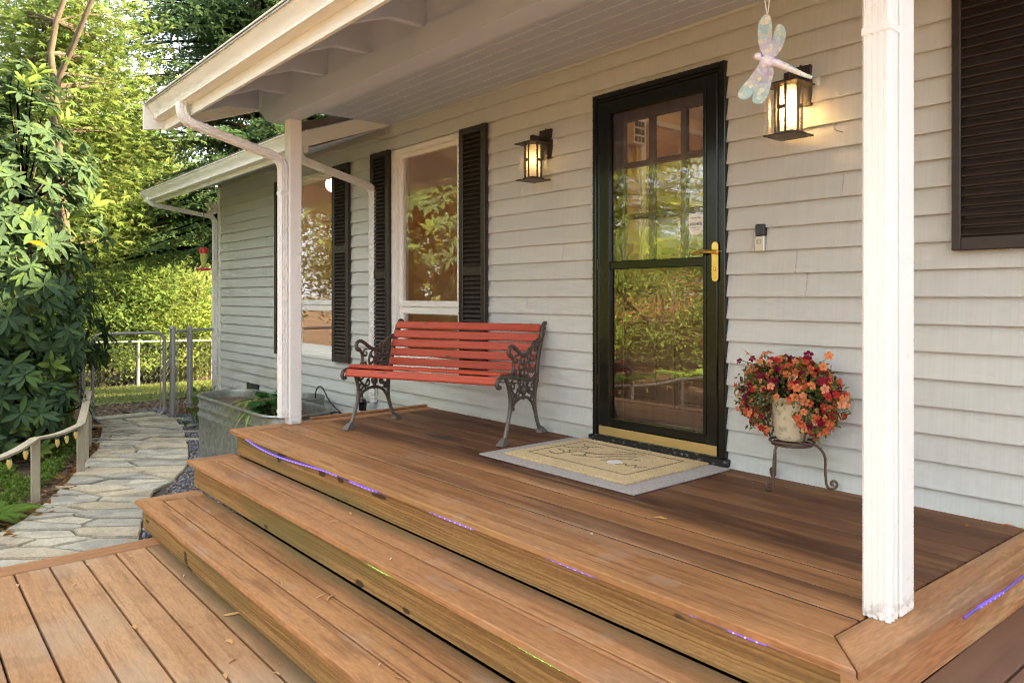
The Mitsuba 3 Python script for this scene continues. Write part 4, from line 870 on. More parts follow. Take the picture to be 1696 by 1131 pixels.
rope([(-3.9, yv, -0.200), (-3.65, yv, -0.205), (-3.3, yv, -0.199), (-2.9, yv, -0.198), (-2.62, yv, -0.208), (-2.37, yv, -0.200), (-2.0, yv, -0.199), (-1.66, yv, -0.207), (-1.45, yv, -0.203), (-1.0, yv, -0.2)], 0,
     [(0.35, 0.6), (1.15, 1.56), (1.95, 2.4), (2.6, 2.8)], 'green', 'green LED rope light under the upper step nosing', 1.0)
rope([(-0.779, -1.0, -0.032), (-0.776, -0.88, -0.031), (-0.772, -0.72, -0.035), (-0.768, -0.5, -0.031)], 0, [(0.10, 0.32)], 'violet', 'short violet LED rope light under the right deck edge', 0.35, 'y')

# --- stock tank planter, tub, plants in them
def rrect(x0, x1, y0, y1, rad, n=10):
    return np.array(sbox(x0 + rad, y0 + rad, x1 - rad, y1 - rad).buffer(rad, quad_segs=n).exterior.coords[:-1])
tank = thing('stock_tank_planter', 'oblong galvanized stock tank planter left of the porch deck', 'planter')
rp = rrect(-7.13, -5.25, -1.20, -0.66, 0.24)
def loft(ring2d, prof):
    """ring offset outwards by o at height z for each (o, z)"""
    c = Polygon(ring2d); V = []
    nrm = unit(np.roll(ring2d, -1, 0) - np.roll(ring2d, 1, 0)); nrm = np.c_[nrm[:, 1], -nrm[:, 0]]
    if ((ring2d + nrm * 0.01 - ring2d.mean(0)) ** 2).sum() < ((ring2d - ring2d.mean(0)) ** 2).sum(): nrm = -nrm
    for o, z in prof: V.append(np.c_[ring2d + nrm * o, np.full(len(ring2d), z)])
    n, m = len(ring2d), len(prof); V = np.vstack(V)
    i, j = np.meshgrid(np.arange(m - 1), np.arange(n), indexing='ij'); a0, a1 = i * n + j, i * n + (j + 1) % n
    F = np.concatenate([np.stack([a0, a1, a1 + n], -1).reshape(-1, 3), np.stack([a0, a1 + n, a0 + n], -1).reshape(-1, 3)])
    return out(trimesh.Trimesh(V, F, process=False))
part('wall', loft(rp, [(0.0, -0.57), (0.012, -0.54), (0.0, -0.51), (0.0, -0.20), (0.018, -0.175), (0.0, -0.150), (0.0, -0.125), (0.018, -0.10), (0.0, -0.075), (0.0, -0.022), (0.014, -0.020), (0.020, -0.008), (0.012, 0.004), (-0.004, 0.002), (-0.010, -0.02), (-0.010, -0.20)]), 'mat_galv', tank, smooth=40)
part('soil', extr(Polygon(rp).buffer(-0.011), 0.03).apply_translation([0, 0, -0.10]), 'mat_soil', tank)
tub = thing('round_tub', 'round grey galvanized tub by the wall behind the left porch post', 'tub')
a = np.linspace(0, 2 * np.pi, 40, endpoint=False)
part('wall', loft(np.c_[-6.72 + 0.25 * np.cos(a), -0.36 + 0.25 * np.sin(a)], [(-0.04, -0.56), (0.0, -0.18), (0.012, -0.165), (0.0, -0.15), (0.006, -0.085), (0.014, -0.078), (0.014, -0.066), (0, -0.066), (-0.012, -0.2)]), 'mat_galv', tub, smooth=40)
part('soil', lathe([(0, -0.12), (0.24, -0.12), (0.24, -0.14)], 30, (-6.72, -0.36, 0)), 'mat_soil', tub)
k = thing('bent_wire', 'thin bent dark wire standing between tub and porch wall', 'wire')
put(k, cat(tube(spline([(-6.66, -0.2, -0.10), (-6.65, -0.19, 0.0), (-6.60, -0.18, 0.03), (-6.52, -0.15, -0.06), (-6.40, -0.1, -0.18), (-6.3, -0.08, -0.22), (-6.1, -0.06, -0.24)], 30), 0.006, 6), tube(spline([(-6.5, -0.2, -0.23), (-6.3, -0.12, -0.2), (-6.2, -0.14, -0.23), (-6.0, -0.08, -0.22)], 20), 0.007, 6)), 'mat_black', True)
def strap_plant(c, n, L, w, col, name, label, s, up=0.9, parent=None):
    r = rngs(s); ms = []
    k = thing(name, label, 'plant')
    V, F, VC_ = [], [], []
    for i in range(n):
        a = r.uniform(0, 2 * np.pi); d = np.array([math.cos(a), math.sin(a), 0]); l = L * r.uniform(0.6, 1.1); b = np.cross(d, UP)
        t = np.linspace(0, 1, 7); sp = r.uniform(0.35, 0.9)
        P = c + d * (l * sp * t[:, None]) + UP * (l * (up * t - (0.75 + 0.4 * sp) * t ** 2)[:, None]) + r.normal(size=3) * 0.02 * (1, 1, 0)
        hw = w / 2 * np.sin(np.pi * np.clip(t * 0.9 + 0.12, 0, 1)) ** 0.6
        k0 = len(V)
        for q, h in zip(P, hw): V += [q - b * h, q + UP * -0.3 * h, q + b * h]
        for j in range(6):
            o = k0 + 3 * j; F += [(o, o + 3, o + 4), (o, o + 4, o + 1), (o + 1, o + 4, o + 5), (o + 1, o + 5, o + 2)]
        cc = np.array(col) * r.uniform(0.7, 1.35); VC_ += [cc * 0.8, cc * 1.5, cc * 0.8] * 7
    part('leaves', trimesh.Trimesh(np.array(V), F, process=False), 'mat_leaf', k, smooth=True, color=np.array(VC_), kind='stuff')
    return k
strap_plant(np.array([-6.02, -1.0, -0.06]), 80, 0.48, 0.016, (0.30, 0.33, 0.13), 'grassy_plant', 'pale grassy plant with arching striped leaves in the stock tank', 31)
strap_plant(np.array([-5.80, -1.12, -0.06]), 46, 0.30, 0.022, (0.26, 0.32, 0.12), 'grassy_plant', 'short striped spider plant spilling over the rim of the stock tank', 32, 0.75)
k = thing('leafy_plant', 'dark green broad leaved plant in the stock tank beside the porch post', 'plant')
r = rngs(33)
P = np.array([-5.80, -1.0, 0.03]) + r.normal(size=(38, 3)) * (0.12, 0.08, 0.05)
rl = unit(np.c_[r.normal(size=(38, 2)), r.uniform(-0.2, 0.4, 38)])
m, vc = leaves(leaf_tpl(0.9, 0.05, 0.15), P, rl, r.normal(size=(38, 3)) * 0.35 + UP, r.uniform(0.09, 0.15, 38), np.array([0.05, 0.13, 0.035]) * r.uniform(0.7, 1.5, (38, 1)))
part('leaves', m, 'mat_waxy', k, color=vc, kind='stuff')
part('stem', cat([tube([np.array([-5.80, -1.0, -0.10]), p], 0.003, 5) for p in P[::2]]), 'mat_stem', k)
k = thing('terracotta_pot', 'red flower pot standing on the gravel near the stock tank', 'flower pot')
put(k, lathe([(0, 0), (0.09, 0.0), (0.12, 0.16), (0.135, 0.16), (0.135, 0.19), (0.115, 0.19), (0.11, 0.15), (0, 0.15)], 28, (-8.30, -0.62, -0.555)), 'mat_redpot', 30)
M('redpot', pr((0.34, 0.05, 0.03), 0.45))
k = thing('trailing_plant', 'green leafy plant in the red pot near the stock tank', 'plant')
P = np.array([-8.30, -0.62, -0.34]) + r.normal(size=(320, 3)) * (0.13, 0.13, 0.09)
m, vc = leaves(leaf_tpl(0.5, 0.05, 0.15), P, rand_dirs(r, 320) + (0, 0, 0.2), rand_dirs(r, 320) + (0, 0, 1.2), r.uniform(0.05, 0.09, 320), np.array([0.08, 0.17, 0.04]) * r.uniform(0.6, 1.4, (320, 1)))
part('leaves', m, 'mat_leaf', k, color=vc, kind='stuff')

# --- feeder under the far eave, flood light
k = thing('hummingbird_feeder', 'red and clear hummingbird feeder hanging on a cord from the far eave', 'bird feeder')
FX, FY = -9.6, -0.305
part('cap', lathe([(0, 1.498), (0.05, 1.498), (0.058, 1.48), (0.055, 1.43), (0.0, 1.43)], 24, (FX, FY, 0)), 'mat_feeder_red', k, smooth=30)
part('bottle', lathe([(0.0, 1.43), (0.045, 1.43), (0.042, 1.36), (0.027, 1.29), (0.024, 1.262), (0, 1.262)], 24, (FX, FY, 0)), 'mat_feeder_nectar', k, smooth=30)
part('base', lathe([(0, 1.262), (0.03, 1.26), (0.085, 1.232), (0.088, 1.222), (0.05, 1.212), (0, 1.212)], 28, (FX, FY, 0)), 'mat_feeder_red', k, smooth=30)
part('feeding_port', cat([ball((FX + 0.065 * math.cos(t), FY + 0.065 * math.sin(t), 1.247), (0.016, 0.016, 0.007), 1) for t in np.arange(6) * math.pi / 3]), 'mat_vinyl', k)
part('cord', tube([(FX, FY, 1.498), (FX + 0.004, FY, 1.9), (FX, FY, 2.262)], 0.006, 6), 'mat_stem', k)
M('feeder_red', pr((0.55, 0.03, 0.03), 0.25, specular=0.6)); M('feeder_nectar', pr((0.50, 0.55, 0.12), 0.15, specular=0.6))
k = thing('flood_light', 'small white twin flood light under the eave at the far corner', 'flood light')
part('bracket', box(-10.02, -9.926, -0.035, 0.01, 2.02, 2.10, 0.006), 'mat_white', k)
for dz, ay in ((0.06, -0.10), (-0.03, -0.10)):
    m = lathe([(0, 0), (0.03, 0.0), (0.048, 0.10), (0.044, 0.10), (0.0, 0.06)], 20); m.apply_transform(rot([1, 0, 0], 115)); m.apply_translation([-9.98, -0.03, 2.05 + dz])
    part('lamp_head', m, 'mat_white', k, smooth=40)

# --- litter on the boards
M('litter_tan', {'type': 'principledthin', 'base_color': rgb(0.58, 0.36, 0.16), 'roughness': 0.7, 'diff_trans': 0.4, 'eta': 1.3, 'spec_trans': 0.0})
M('litter_orange', {'type': 'principledthin', 'base_color': rgb(0.50, 0.19, 0.06), 'roughness': 0.7, 'diff_trans': 0.4, 'eta': 1.3, 'spec_trans': 0.0})
M('litter_pale', {'type': 'principledthin', 'base_color': rgb(0.66, 0.50, 0.36), 'roughness': 0.7, 'diff_trans': 0.4, 'eta': 1.3, 'spec_trans': 0.0})
LIT = [(-4.312, -2.362, -0.5), (-4.272, -2.63, -0.5), (-4.368, -2.567, -0.5), (-4.075, -2.681, -0.5), (-3.853, -2.942, -0.5), (-3.558, -2.627, -0.5), (-3.383, -2.671, -0.5), (-3.873, -2.224, -0.5), (-3.271, -2.241, -0.5), (-3.024, -2.318, -0.5), (-2.852, -2.336, -0.5), (-2.763, -2.42, -0.5), (-4.231, -2.884, -0.5), (-3.42, -2.571, -0.5), (-2.634, -2.171, -0.5), (-2.657, -2.272, -0.5), (-2.701, -2.218, -0.5), (-4.53, -1.92, -0.334), (-3.016, -2.088, -0.334), (-2.79, -1.954, -0.334), (-2.803, -2.033, -0.334), (-2.186, -1.975, -0.334), (-2.165, -2.104, -0.334), (-2.031, -2.108, -0.334), (-3.953, -1.793, -0.334), (-3.202, -1.781, -0.167), (-3.236, -1.647, -0.167), (-2.595, -1.806, -0.167), (-2.892, -1.669, -0.167), (-3.924, -1.455, -0.167), (-1.273, -1.46, -0.167), (-1.897, -1.006, 0.0), (-1.931, -1.342, 0.0), (-2.079, -0.189, 0.0), (-2.138, -0.399, 0.0), (-2.13, -0.85, 0.0), (-0.962, -0.049, 0.0), (-1.045, -0.146, 0.0), (-1.95, -0.20, 0.0)]
OR = {30, 33, 34, 35, 36, 37, 38, 17}
def px_of(q):
    v = np.array(q) - CAM; return (v[0] * math.sin(YAW) + v[1] * math.cos(YAW)) / (v[0] * FWD[0] + v[1] * FWD[1])
kind_ = lambda i: ('o' if i in OR else 'p' if i % 5 == 2 else 't', LIT[i][2])
ORD = ['first', 'second', 'third', 'fourth', 'fifth', 'sixth', 'seventh', 'eighth', 'ninth', 'tenth', 'eleventh', 'twelfth', 'thirteenth', 'fourteenth', 'fifteenth']
RANK = {}
for kd in {kind_(i) for i in range(len(LIT))}:
    ids = sorted([i for i in range(len(LIT)) if kind_(i) == kd], key=lambda i: px_of(LIT[i]))
    for n_, i in enumerate(ids): RANK[i] = '' if len(ids) == 1 else f", {ORD[n_]} from the left"
r = rngs(77)
for i, (x, y, z) in enumerate(LIT):
    L = 0.075 if i in (8, 18, 19) else r.uniform(0.022, 0.052)
    a = r.uniform(0, 2 * np.pi) if i != 18 else 2.6
    t = np.linspace(0, 1, 6); bend_ = r.uniform(-0.5, 0.5)
    P = np.c_[L * t * np.cos(a + bend_ * t), L * t * np.sin(a + bend_ * t), 0.002 + 0.006 * np.abs(np.sin(t * r.uniform(2, 4))) * r.uniform(0.3, 1.0)] + (x, y, z)
    b = np.array([-math.sin(a), math.cos(a), 0.3 * r.uniform(-1, 1)]); hw = L * r.uniform(0.07, 0.17) * np.sin(np.pi * (t * 0.92 + 0.06)) ** 0.7
    V = np.vstack([P - b * hw[:, None], P + b * hw[:, None] + (0, 0, 0.002)]); V[:, 2] = np.maximum(V[:, 2], z + 0.0008)
    F = [(j, j + 1, j + 7) for j in range(5)] + [(j, j + 7, j + 6) for j in range(5)]
    where = 'lower deck' if z < -0.4 else 'lower step' if z < -0.3 else 'upper step' if z < -0.1 else 'porch deck'
    tone = 'litter_orange' if i in OR else 'litter_pale' if i % 5 == 2 else 'litter_tan'
    rank = RANK[i]
    k = thing('fallen_leaf', f"{'curled orange' if i in OR else 'dry pale' if i % 5 == 2 else 'dry tan'} leaf scrap on the {where}{rank}", 'leaf', f"{'orange' if i in OR else 'pale' if i % 5 == 2 else 'tan'} leaf scraps on the {where}")
    put(k, trimesh.Trimesh(V, F, process=False), 'mat_' + tone)

# ================================================================ the garden
def gh(x, y):
    x, y = np.asarray(x, float), np.asarray(y, float)
    s = np.clip((-11.0 - x) / 10.0, 0, 1)
    base = -0.56 - 0.86 * s
    rise = 0.35 * np.clip((-3.2 - y) / 3.0, 0, 1) * np.clip((-5.0 - x) / 1.5, 0, 1) * np.clip((x + 14) / 3, 0, 1)
    return base + rise
gx = np.unique(np.r_[np.linspace(-160, -40, 13), np.linspace(-40, -4, 73), np.linspace(-4, 6, 11), np.linspace(6, 160, 12)])
gy = np.unique(np.r_[np.linspace(-160, -20, 12), np.linspace(-20, 14, 69), np.linspace(14, 160, 12)])
XX, YY = np.meshgrid(gx, gy, indexing='ij')
n, m_ = XX.shape
i, j = np.meshgrid(np.arange(n - 1), np.arange(m_ - 1), indexing='ij'); a = i * m_ + j
F = np.concatenate([np.stack([a, a + m_, a + m_ + 1], -1).reshape(-1, 3), np.stack([a, a + m_ + 1, a + 1], -1).reshape(-1, 3)])
struct('ground', 'dark brown garden soil and bark mulch', trimesh.Trimesh(np.c_[XX.ravel(), YY.ravel(), (gh(XX, YY) - 0.012).ravel()], F, process=False), 'mat_soil', True)
# lawn beyond the gate: a sheet with grass blades standing on it
lx, ly = np.meshgrid(np.linspace(-21, -11.1, 34), np.linspace(-7, 9, 40), indexing='ij')
lx = lx + (lx > -12) * (-0.2 * (ly + 1.0) * 0.9)
n, m_ = lx.shape
i, j = np.meshgrid(np.arange(n - 1), np.arange(m_ - 1), indexing='ij'); a = i * m_ + j
F = np.concatenate([np.stack([a, a + m_, a + m_ + 1], -1).reshape(-1, 3), np.stack([a, a + m_ + 1, a + 1], -1).reshape(-1, 3)])
lawn = struct('lawn', 'mown lawn sloping down beyond the chain link gate', trimesh.Trimesh(np.c_[lx.ravel(), ly.ravel(), (gh(lx, ly) + 0.004).ravel()], F, process=False), 'mat_lawn', True)
r = rngs(41)
BL = (np.array([(0, -0.07, 0), (0, 0.07, 0), (1, 0, 0.15)], float), np.array([(0, 1, 2)]))
n = 60000
P = np.c_[r.uniform(-20.5, -11.2, n), r.uniform(-4.5, 7, n)]; P = P[P[:, 0] < -11.1 - 0.2 * (P[:, 1] + 1)]
P = np.c_[P, gh(P[:, 0], P[:, 1])]
m, vc = leaves(BL, P, rand_dirs(r, len(P)) * (0.6, 0.6, 0.1) + (0, 0, 0.8), rand_dirs(r, len(P)), r.uniform(0.035, 0.075, len(P)), np.array([0.20, 0.24, 0.07]) * r.uniform(0.6, 1.4, (len(P), 1)))
part('grass', m, 'mat_leaf', lawn, color=vc, kind='stuff')

# gravel strip between path and house
def chips(P, size, col, r, name, label, flat=0.6, mat='mat_gravel', cat_=None, parent=None):
    tv = np.array([(1, 0, 0), (-1, 0, 0), (0, 1, 0), (0, -1, 0), (0, 0, 1), (0, 0, -1)], float) * (1, 0.75, flat)
    tf = np.array([(0, 2, 4), (2, 1, 4), (1, 3, 4), (3, 0, 4), (2, 0, 5), (1, 2, 5), (3, 1, 5), (0, 3, 5)])
    a = unit(np.c_[r.normal(size=(len(P), 2)), r.normal(size=len(P)) * 0.25])
    m, vc = leaves((tv, tf), P, a, r.normal(size=(len(P), 3)) * 0.3 + UP, size, col)
    if parent: return part(name, m, mat, parent, color=vc, kind='stuff')
    k = thing(name, label, cat_, kind='stuff'); put(k, m, mat, color=vc); return k
PATHP = Polygon([(-4.4, -3.9), (-4.9, -3.25), (-5.31, -2.87), (-5.64, -2.66), (-6.41, -2.34), (-6.99, -2.13), (-7.76, -1.84), (-8.43, -1.68), (-9.19, -1.52), (-9.55, -1.50), (-9.55, -0.80), (-9.07, -0.80), (-8.3, -0.94), (-7.28, -1.20), (-6.61, -1.40), (-6.05, -1.68), (-5.89, -1.86), (-5.34, -2.06), (-4.70, -2.25), (-4.64, -2.6), (-4.62, -3.9)]).buffer(0)
r = rngs(43)
n = 26000
P = np.c_[r.uniform(-10.2, -4.5, n), r.uniform(-2.35, -0.05, n)]
from shapely import contains_xy
near = PATHP.buffer(0.03)
ok = ~contains_xy(near, P[:, 0], P[:, 1]) & (P[:, 1] > np.interp(P[:, 0], [-10.2, -9.5, -8.3, -6.6, -5.3, -4.5], [-1.0, -0.85, -0.95, -1.4, -2.05, -2.3]))
P = P[ok]
gr = struct('gravel_bed', 'strip of dark blue grey gravel between the path and the house', extr(Polygon([(-10.3, -1.1), (-9.5, -0.9), (-8.3, -0.98), (-6.6, -1.44), (-5.3, -2.1), (-4.5, -2.3), (-4.5, -0.02), (-10.3, -0.02)]), 0.008).apply_translation([0, 0, -0.562]), 'mat_soil')
g = r.uniform(0.6, 1.7, (len(P), 1))
warm = smoothw = (r.random((len(P), 1)) < 0.12)
col = np.where(warm, np.array([0.30, 0.25, 0.20]), np.array([0.145, 0.15, 0.175])) * g
chips(np.c_[P, r.uniform(-0.556, -0.540, len(P))], r.uniform(0.008, 0.019, len(P)), col, r, 'pebbles', None, parent=gr)

# flagstone path
path = struct('flagstone_path', 'pale irregular flagstone path leading to the garden gate')
pe = np.array(PATHP.buffer(-0.02).segmentize(0.12).exterior.coords[:-1])
pe = pe + np.random.default_rng(46).normal(size=pe.shape) * 0.022
put(path, extr(Polygon(pe).buffer(0), 0.008).apply_translation([0, 0, -0.562]), 'mat_sandjoint')
r = rngs(47)
# stretched cells: long across the line of sight
sx, sy = 0.62, 1.0
ang = math.radians(41)
Rm = np.array([[math.cos(ang), -math.sin(ang)], [math.sin(ang), math.cos(ang)]])
pts = []
for _ in range(6000):
    q = r.uniform((-10, -4), (-4, -0.5))
    if not PATHP.buffer(0.1).contains(Point(q)): continue
    u = (Rm @ q) * (1 / 0.20, 1 / 0.52)
    if all(np.hypot(*(u - p)) > (0.45 if (len(pts) % 3) else 0.95) for p in pts): pts.append(u)
cells = voronoi_diagram(MultiPoint(pts))
for c in cells.geoms:
    q = np.array(c.exterior.coords) * (0.20, 0.52) @ Rm
    g = Polygon(q).buffer(0)
    if not g.intersects(PATHP): continue
    g = g if g.intersection(PATHP).area > 0.62 * g.area and not g.intersects(LineString([(-4.585, -1.9), (-4.585, -4)]).buffer(0.02)) else g.intersection(PATHP.buffer(0.02))
    if g.is_empty or g.geom_type != 'Polygon' or g.area < 0.006: continue
    g = g.buffer(-0.006 - r.uniform(0, 0.008), join_style=2).simplify(0.012)
    if g.is_empty or g.geom_type != 'Polygon' or g.area < 0.003: continue
    e_ = np.array(g.exterior.coords[:-1]); nn = []
    for a_, b_ in zip(e_, np.roll(e_, -1, 0)):
        L = np.linalg.norm(b_ - a_); kk = max(1, int(L / 0.07)); nv = np.array([-(b_ - a_)[1], (b_ - a_)[0]]) / max(L, 1e-6)
        nn += [a_ + (b_ - a_) * s + nv * (r.uniform(-0.006, 0.006) if s else 0) for s in np.arange(kk) / kk]
    g = Polygon(nn).buffer(0)
    if g.geom_type != 'Polygon': continue
    zt = -0.530 + r.uniform(-0.006, 0.006)
    top = g.buffer(-0.006)
    if top.is_empty or top.geom_type != 'Polygon': continue
    ms = [extr(g, 0.022).apply_translation([0, 0, zt - 0.028]), extr(top, 0.006).apply_translation([0, 0, zt - 0.006])]
    m = cat(ms)
    tilt = r.uniform(-0.012, 0.012, 2); c0 = np.array(g.centroid.coords[0])
    m.vertices[:, 2] += (m.vertices[:, :2] - c0) @ tilt
    part('stone', m, f'mat_stone_{r.integers(4)}', path)
part('gate_step', box(-9.72, -9.50, -1.50, -0.86, -0.56, -0.512, 0.006), 'mat_stone_0', path, label='flat stone sill under the gate')

# --- chain link fence and gate
def pipe(P, rr, n=10): return tube(P, rr, n)
def links(y0, y1, z0, z1, fn, rr=0.0033, p=0.055):
    """zigzag wires; fn(s, z) -> point"""
    V, F = [], []
    for i in range(int((y1 - y0) / p)):
        nz = int((z1 - z0) / p)
        zz = z0 + np.arange(nz + 1) * p
        off = np.where(((np.arange(nz + 1) + i) % 2) == 0, 0.0, p)
        s = y0 + i * p + off
        P = np.array([fn(a, b) for a, b in zip(s, zz) if a <= y1 + 1e-6])
        if len(P) < 2: continue
        t = tube(P, rr, 3, False)
        F.append(t.faces + len(V) * 0 + sum(len(v) for v in V)); V.append(t.vertices)
    return trimesh.Trimesh(np.vstack(V), np.vstack(F), process=False)
gate = thing('garden_gate', 'galvanized chain link gate with rounded tube frame across the path', 'gate')
gX = -9.52
rr_ = sbox(-1.56, -0.54, -0.79, 0.455).buffer(-0.10).buffer(0.10, quad_segs=8)
gp_ = np.array(rr_.exterior.coords)
part('frame', pipe(np.c_[np.full(len(gp_), gX), gp_], 0.019), 'mat_fence', gate, smooth=True)
part('mesh', links(-1.54, -0.81, -0.52, 0.44, lambda s, z: (gX, s, z)), 'mat_fence', gate, kind='stuff')
part('tension_bar', pipe([(gX, -0.835, -0.50), (gX, -0.835, 0.43)], 0.005, 6), 'mat_fence', gate)
part('latch', cat(box(gX - 0.012, gX + 0.012, -0.80, -0.70, 0.07, 0.095, 0.003), pipe([(gX, -0.735, 0.03), (gX, -0.735, 0.11)], 0.01)), 'mat_fence', gate)
fn = thing('chain_link_fence', 'short galvanized chain link fence panel between gate and house corner', 'fence')
def fx(y): return -9.49 + (y + 0.705) * (-9.95 + 9.49) / 0.675 if y > -0.71 else gX
for y, rr in ((-0.705, 0.034), (-0.455, 0.026)):
    k = part('post', pipe([(fx(y), y, -0.58), (fx(y), y, 0.50)], rr, 14), 'mat_fence', fn, smooth=40)
    part('cap', ball((fx(y), y, 0.50), (rr * 1.15, rr * 1.15, rr * 1.1), 2), 'mat_fence', k, True)
part('post', pipe([(gX, -1.66, -0.58), (gX, -1.66, 0.50)], 0.03, 14), 'mat_fence', fn, smooth=40)
part('rail', cat(pipe([(fx(-0.455), -0.455, 0.465), (fx(-0.04), -0.04, 0.465)], 0.017), pipe([(fx(-0.70), -0.70, 0.465), (fx(-0.455), -0.455, 0.465)], 0.017)), 'mat_fence', fn, smooth=True)
part('mesh', cat(links(-0.44, -0.05, -0.54, 0.45, lambda s, z: (fx(s), s, z)), links(-0.66, -0.47, -0.54, 0.45, lambda s, z: (fx(s), s, z))), 'mat_fence', fn, kind='stuff')
part('tension_bar', cat([pipe([(fx(y), y, -0.53), (fx(y), y, 0.45)], 0.006, 6) for y in (-0.64, -0.49, -0.415)] + [box(fx(-0.46) - 0.03, fx(-0.46) + 0.03, -0.50, -0.43, z, z + 0.02, 0.003) for z in (0.42, -0.05, -0.45)]), 'mat_fence', fn)
f2 = thing('chain_link_fence', 'long chain link boundary fence at the far side of the lawn', 'fence')
A_, B_ = np.array([-17.3, -1.75]), np.array([-22.3, 6.9])
Lf = np.linalg.norm(B_ - A_)
def f2p(s, z):
    q = A_ + (B_ - A_) * s / Lf; return np.array([q[0], q[1], z + float(gh(q[0], q[1]))])
for s in (0.05, 3.40, 5.82, 8.3, 9.9):
    part('post', pipe([f2p(s, -0.02), f2p(s, 1.09)], 0.042, 10), 'mat_fence', f2, smooth=40)
part('rail', pipe(np.array([f2p(s, 1.07) for s in np.linspace(0, Lf, 20)]), 0.026), 'mat_fence', f2, smooth=True)
part('mesh', links(0.0, Lf, 0.03, 1.06, f2p, 0.0045, 0.085), 'mat_fence', f2, kind='stuff')

# --- low wooden rail along the path, with bulbs
rail = thing('garden_rail', 'low weathered wooden rail on short posts along the left of the path', 'rail')
RP = [(-8.075, -1.87, -0.025), (-6.86, -2.15, -0.150), (-6.12, -2.56, -0.105), (-5.35, -2.92, -0.09), (-5.45, -3.95, -0.10), (-5.55, -5.1, -0.10), (-5.2, -6.2, -0.10)]
for i, (x, y, z) in enumerate(RP[:3] + [(-7.4, -2.02, -0.10)] + RP[3:]):
    w = 0.026
    part('post', box(x - w, x + w, y - w, y + w, -0.62, z - 0.006, 0.003), 'mat_rail_wood', rail)
for a_, b_ in zip(RP[:-1], RP[1:]):
    P = np.array([np.array(a_) + (np.array(b_) - np.array(a_)) * t + (0, 0, -0.02 * math.sin(math.pi * t)) for t in np.linspace(0, 1, 7)])
    d = unit(np.array([b_[0] - a_[0], b_[1] - a_[1], 0]))
    part('top_strip', sweep(np.array([(-0.03, -0.008), (0.03, -0.008), (0.03, 0.008), (-0.03, 0.008)]), P, np.cross(d, UP)), 'mat_rail_wood', rail)
sl = thing('string_lights', 'string of large yellow bulbs with green sockets hung under the wooden rail', 'string lights')
M('bulb', pr((0.78, 0.58, 0.20), 0.22, specular=0.7)); M('socket', pr((0.03, 0.09, 0.07), 0.5))
def on_rail(t):
    k = int(min(t, len(RP) - 2)); f = t - k
    a_, b_ = np.array(RP[k]), np.array(RP[k + 1]); return a_ + (b_ - a_) * f + (0, 0, -0.02 * math.sin(math.pi * f))
ts = [0.25, 0.55, 0.80, 1.12, 1.34, 1.55, 2.22, 2.55, 2.85, 3.3, 3.7, 4.2, 4.6, 5.1, 5.5]
wire = []
for t in ts:
    q = on_rail(t) + (0, 0, -0.035)
    bk = part('bulb', lathe([(0, -0.062), (0.006, -0.060), (0.014, -0.040), (0.0165, -0.020), (0.012, 0.0), (0, 0)], 16, q), 'mat_bulb', sl, smooth=True)
    part('socket', lathe([(0, -0.002), (0.012, -0.002), (0.013, 0.022), (0.008, 0.028), (0, 0.028)], 12, q), 'mat_socket', bk, smooth=40)
for t in np.linspace(0.1, 5.6, 110): wire.append(on_rail(t) + (0, 0, -0.014 - 0.012 * abs(math.sin(t * 14))))
part('wire', tube(np.array(wire), 0.003, 5), 'mat_socket', sl)

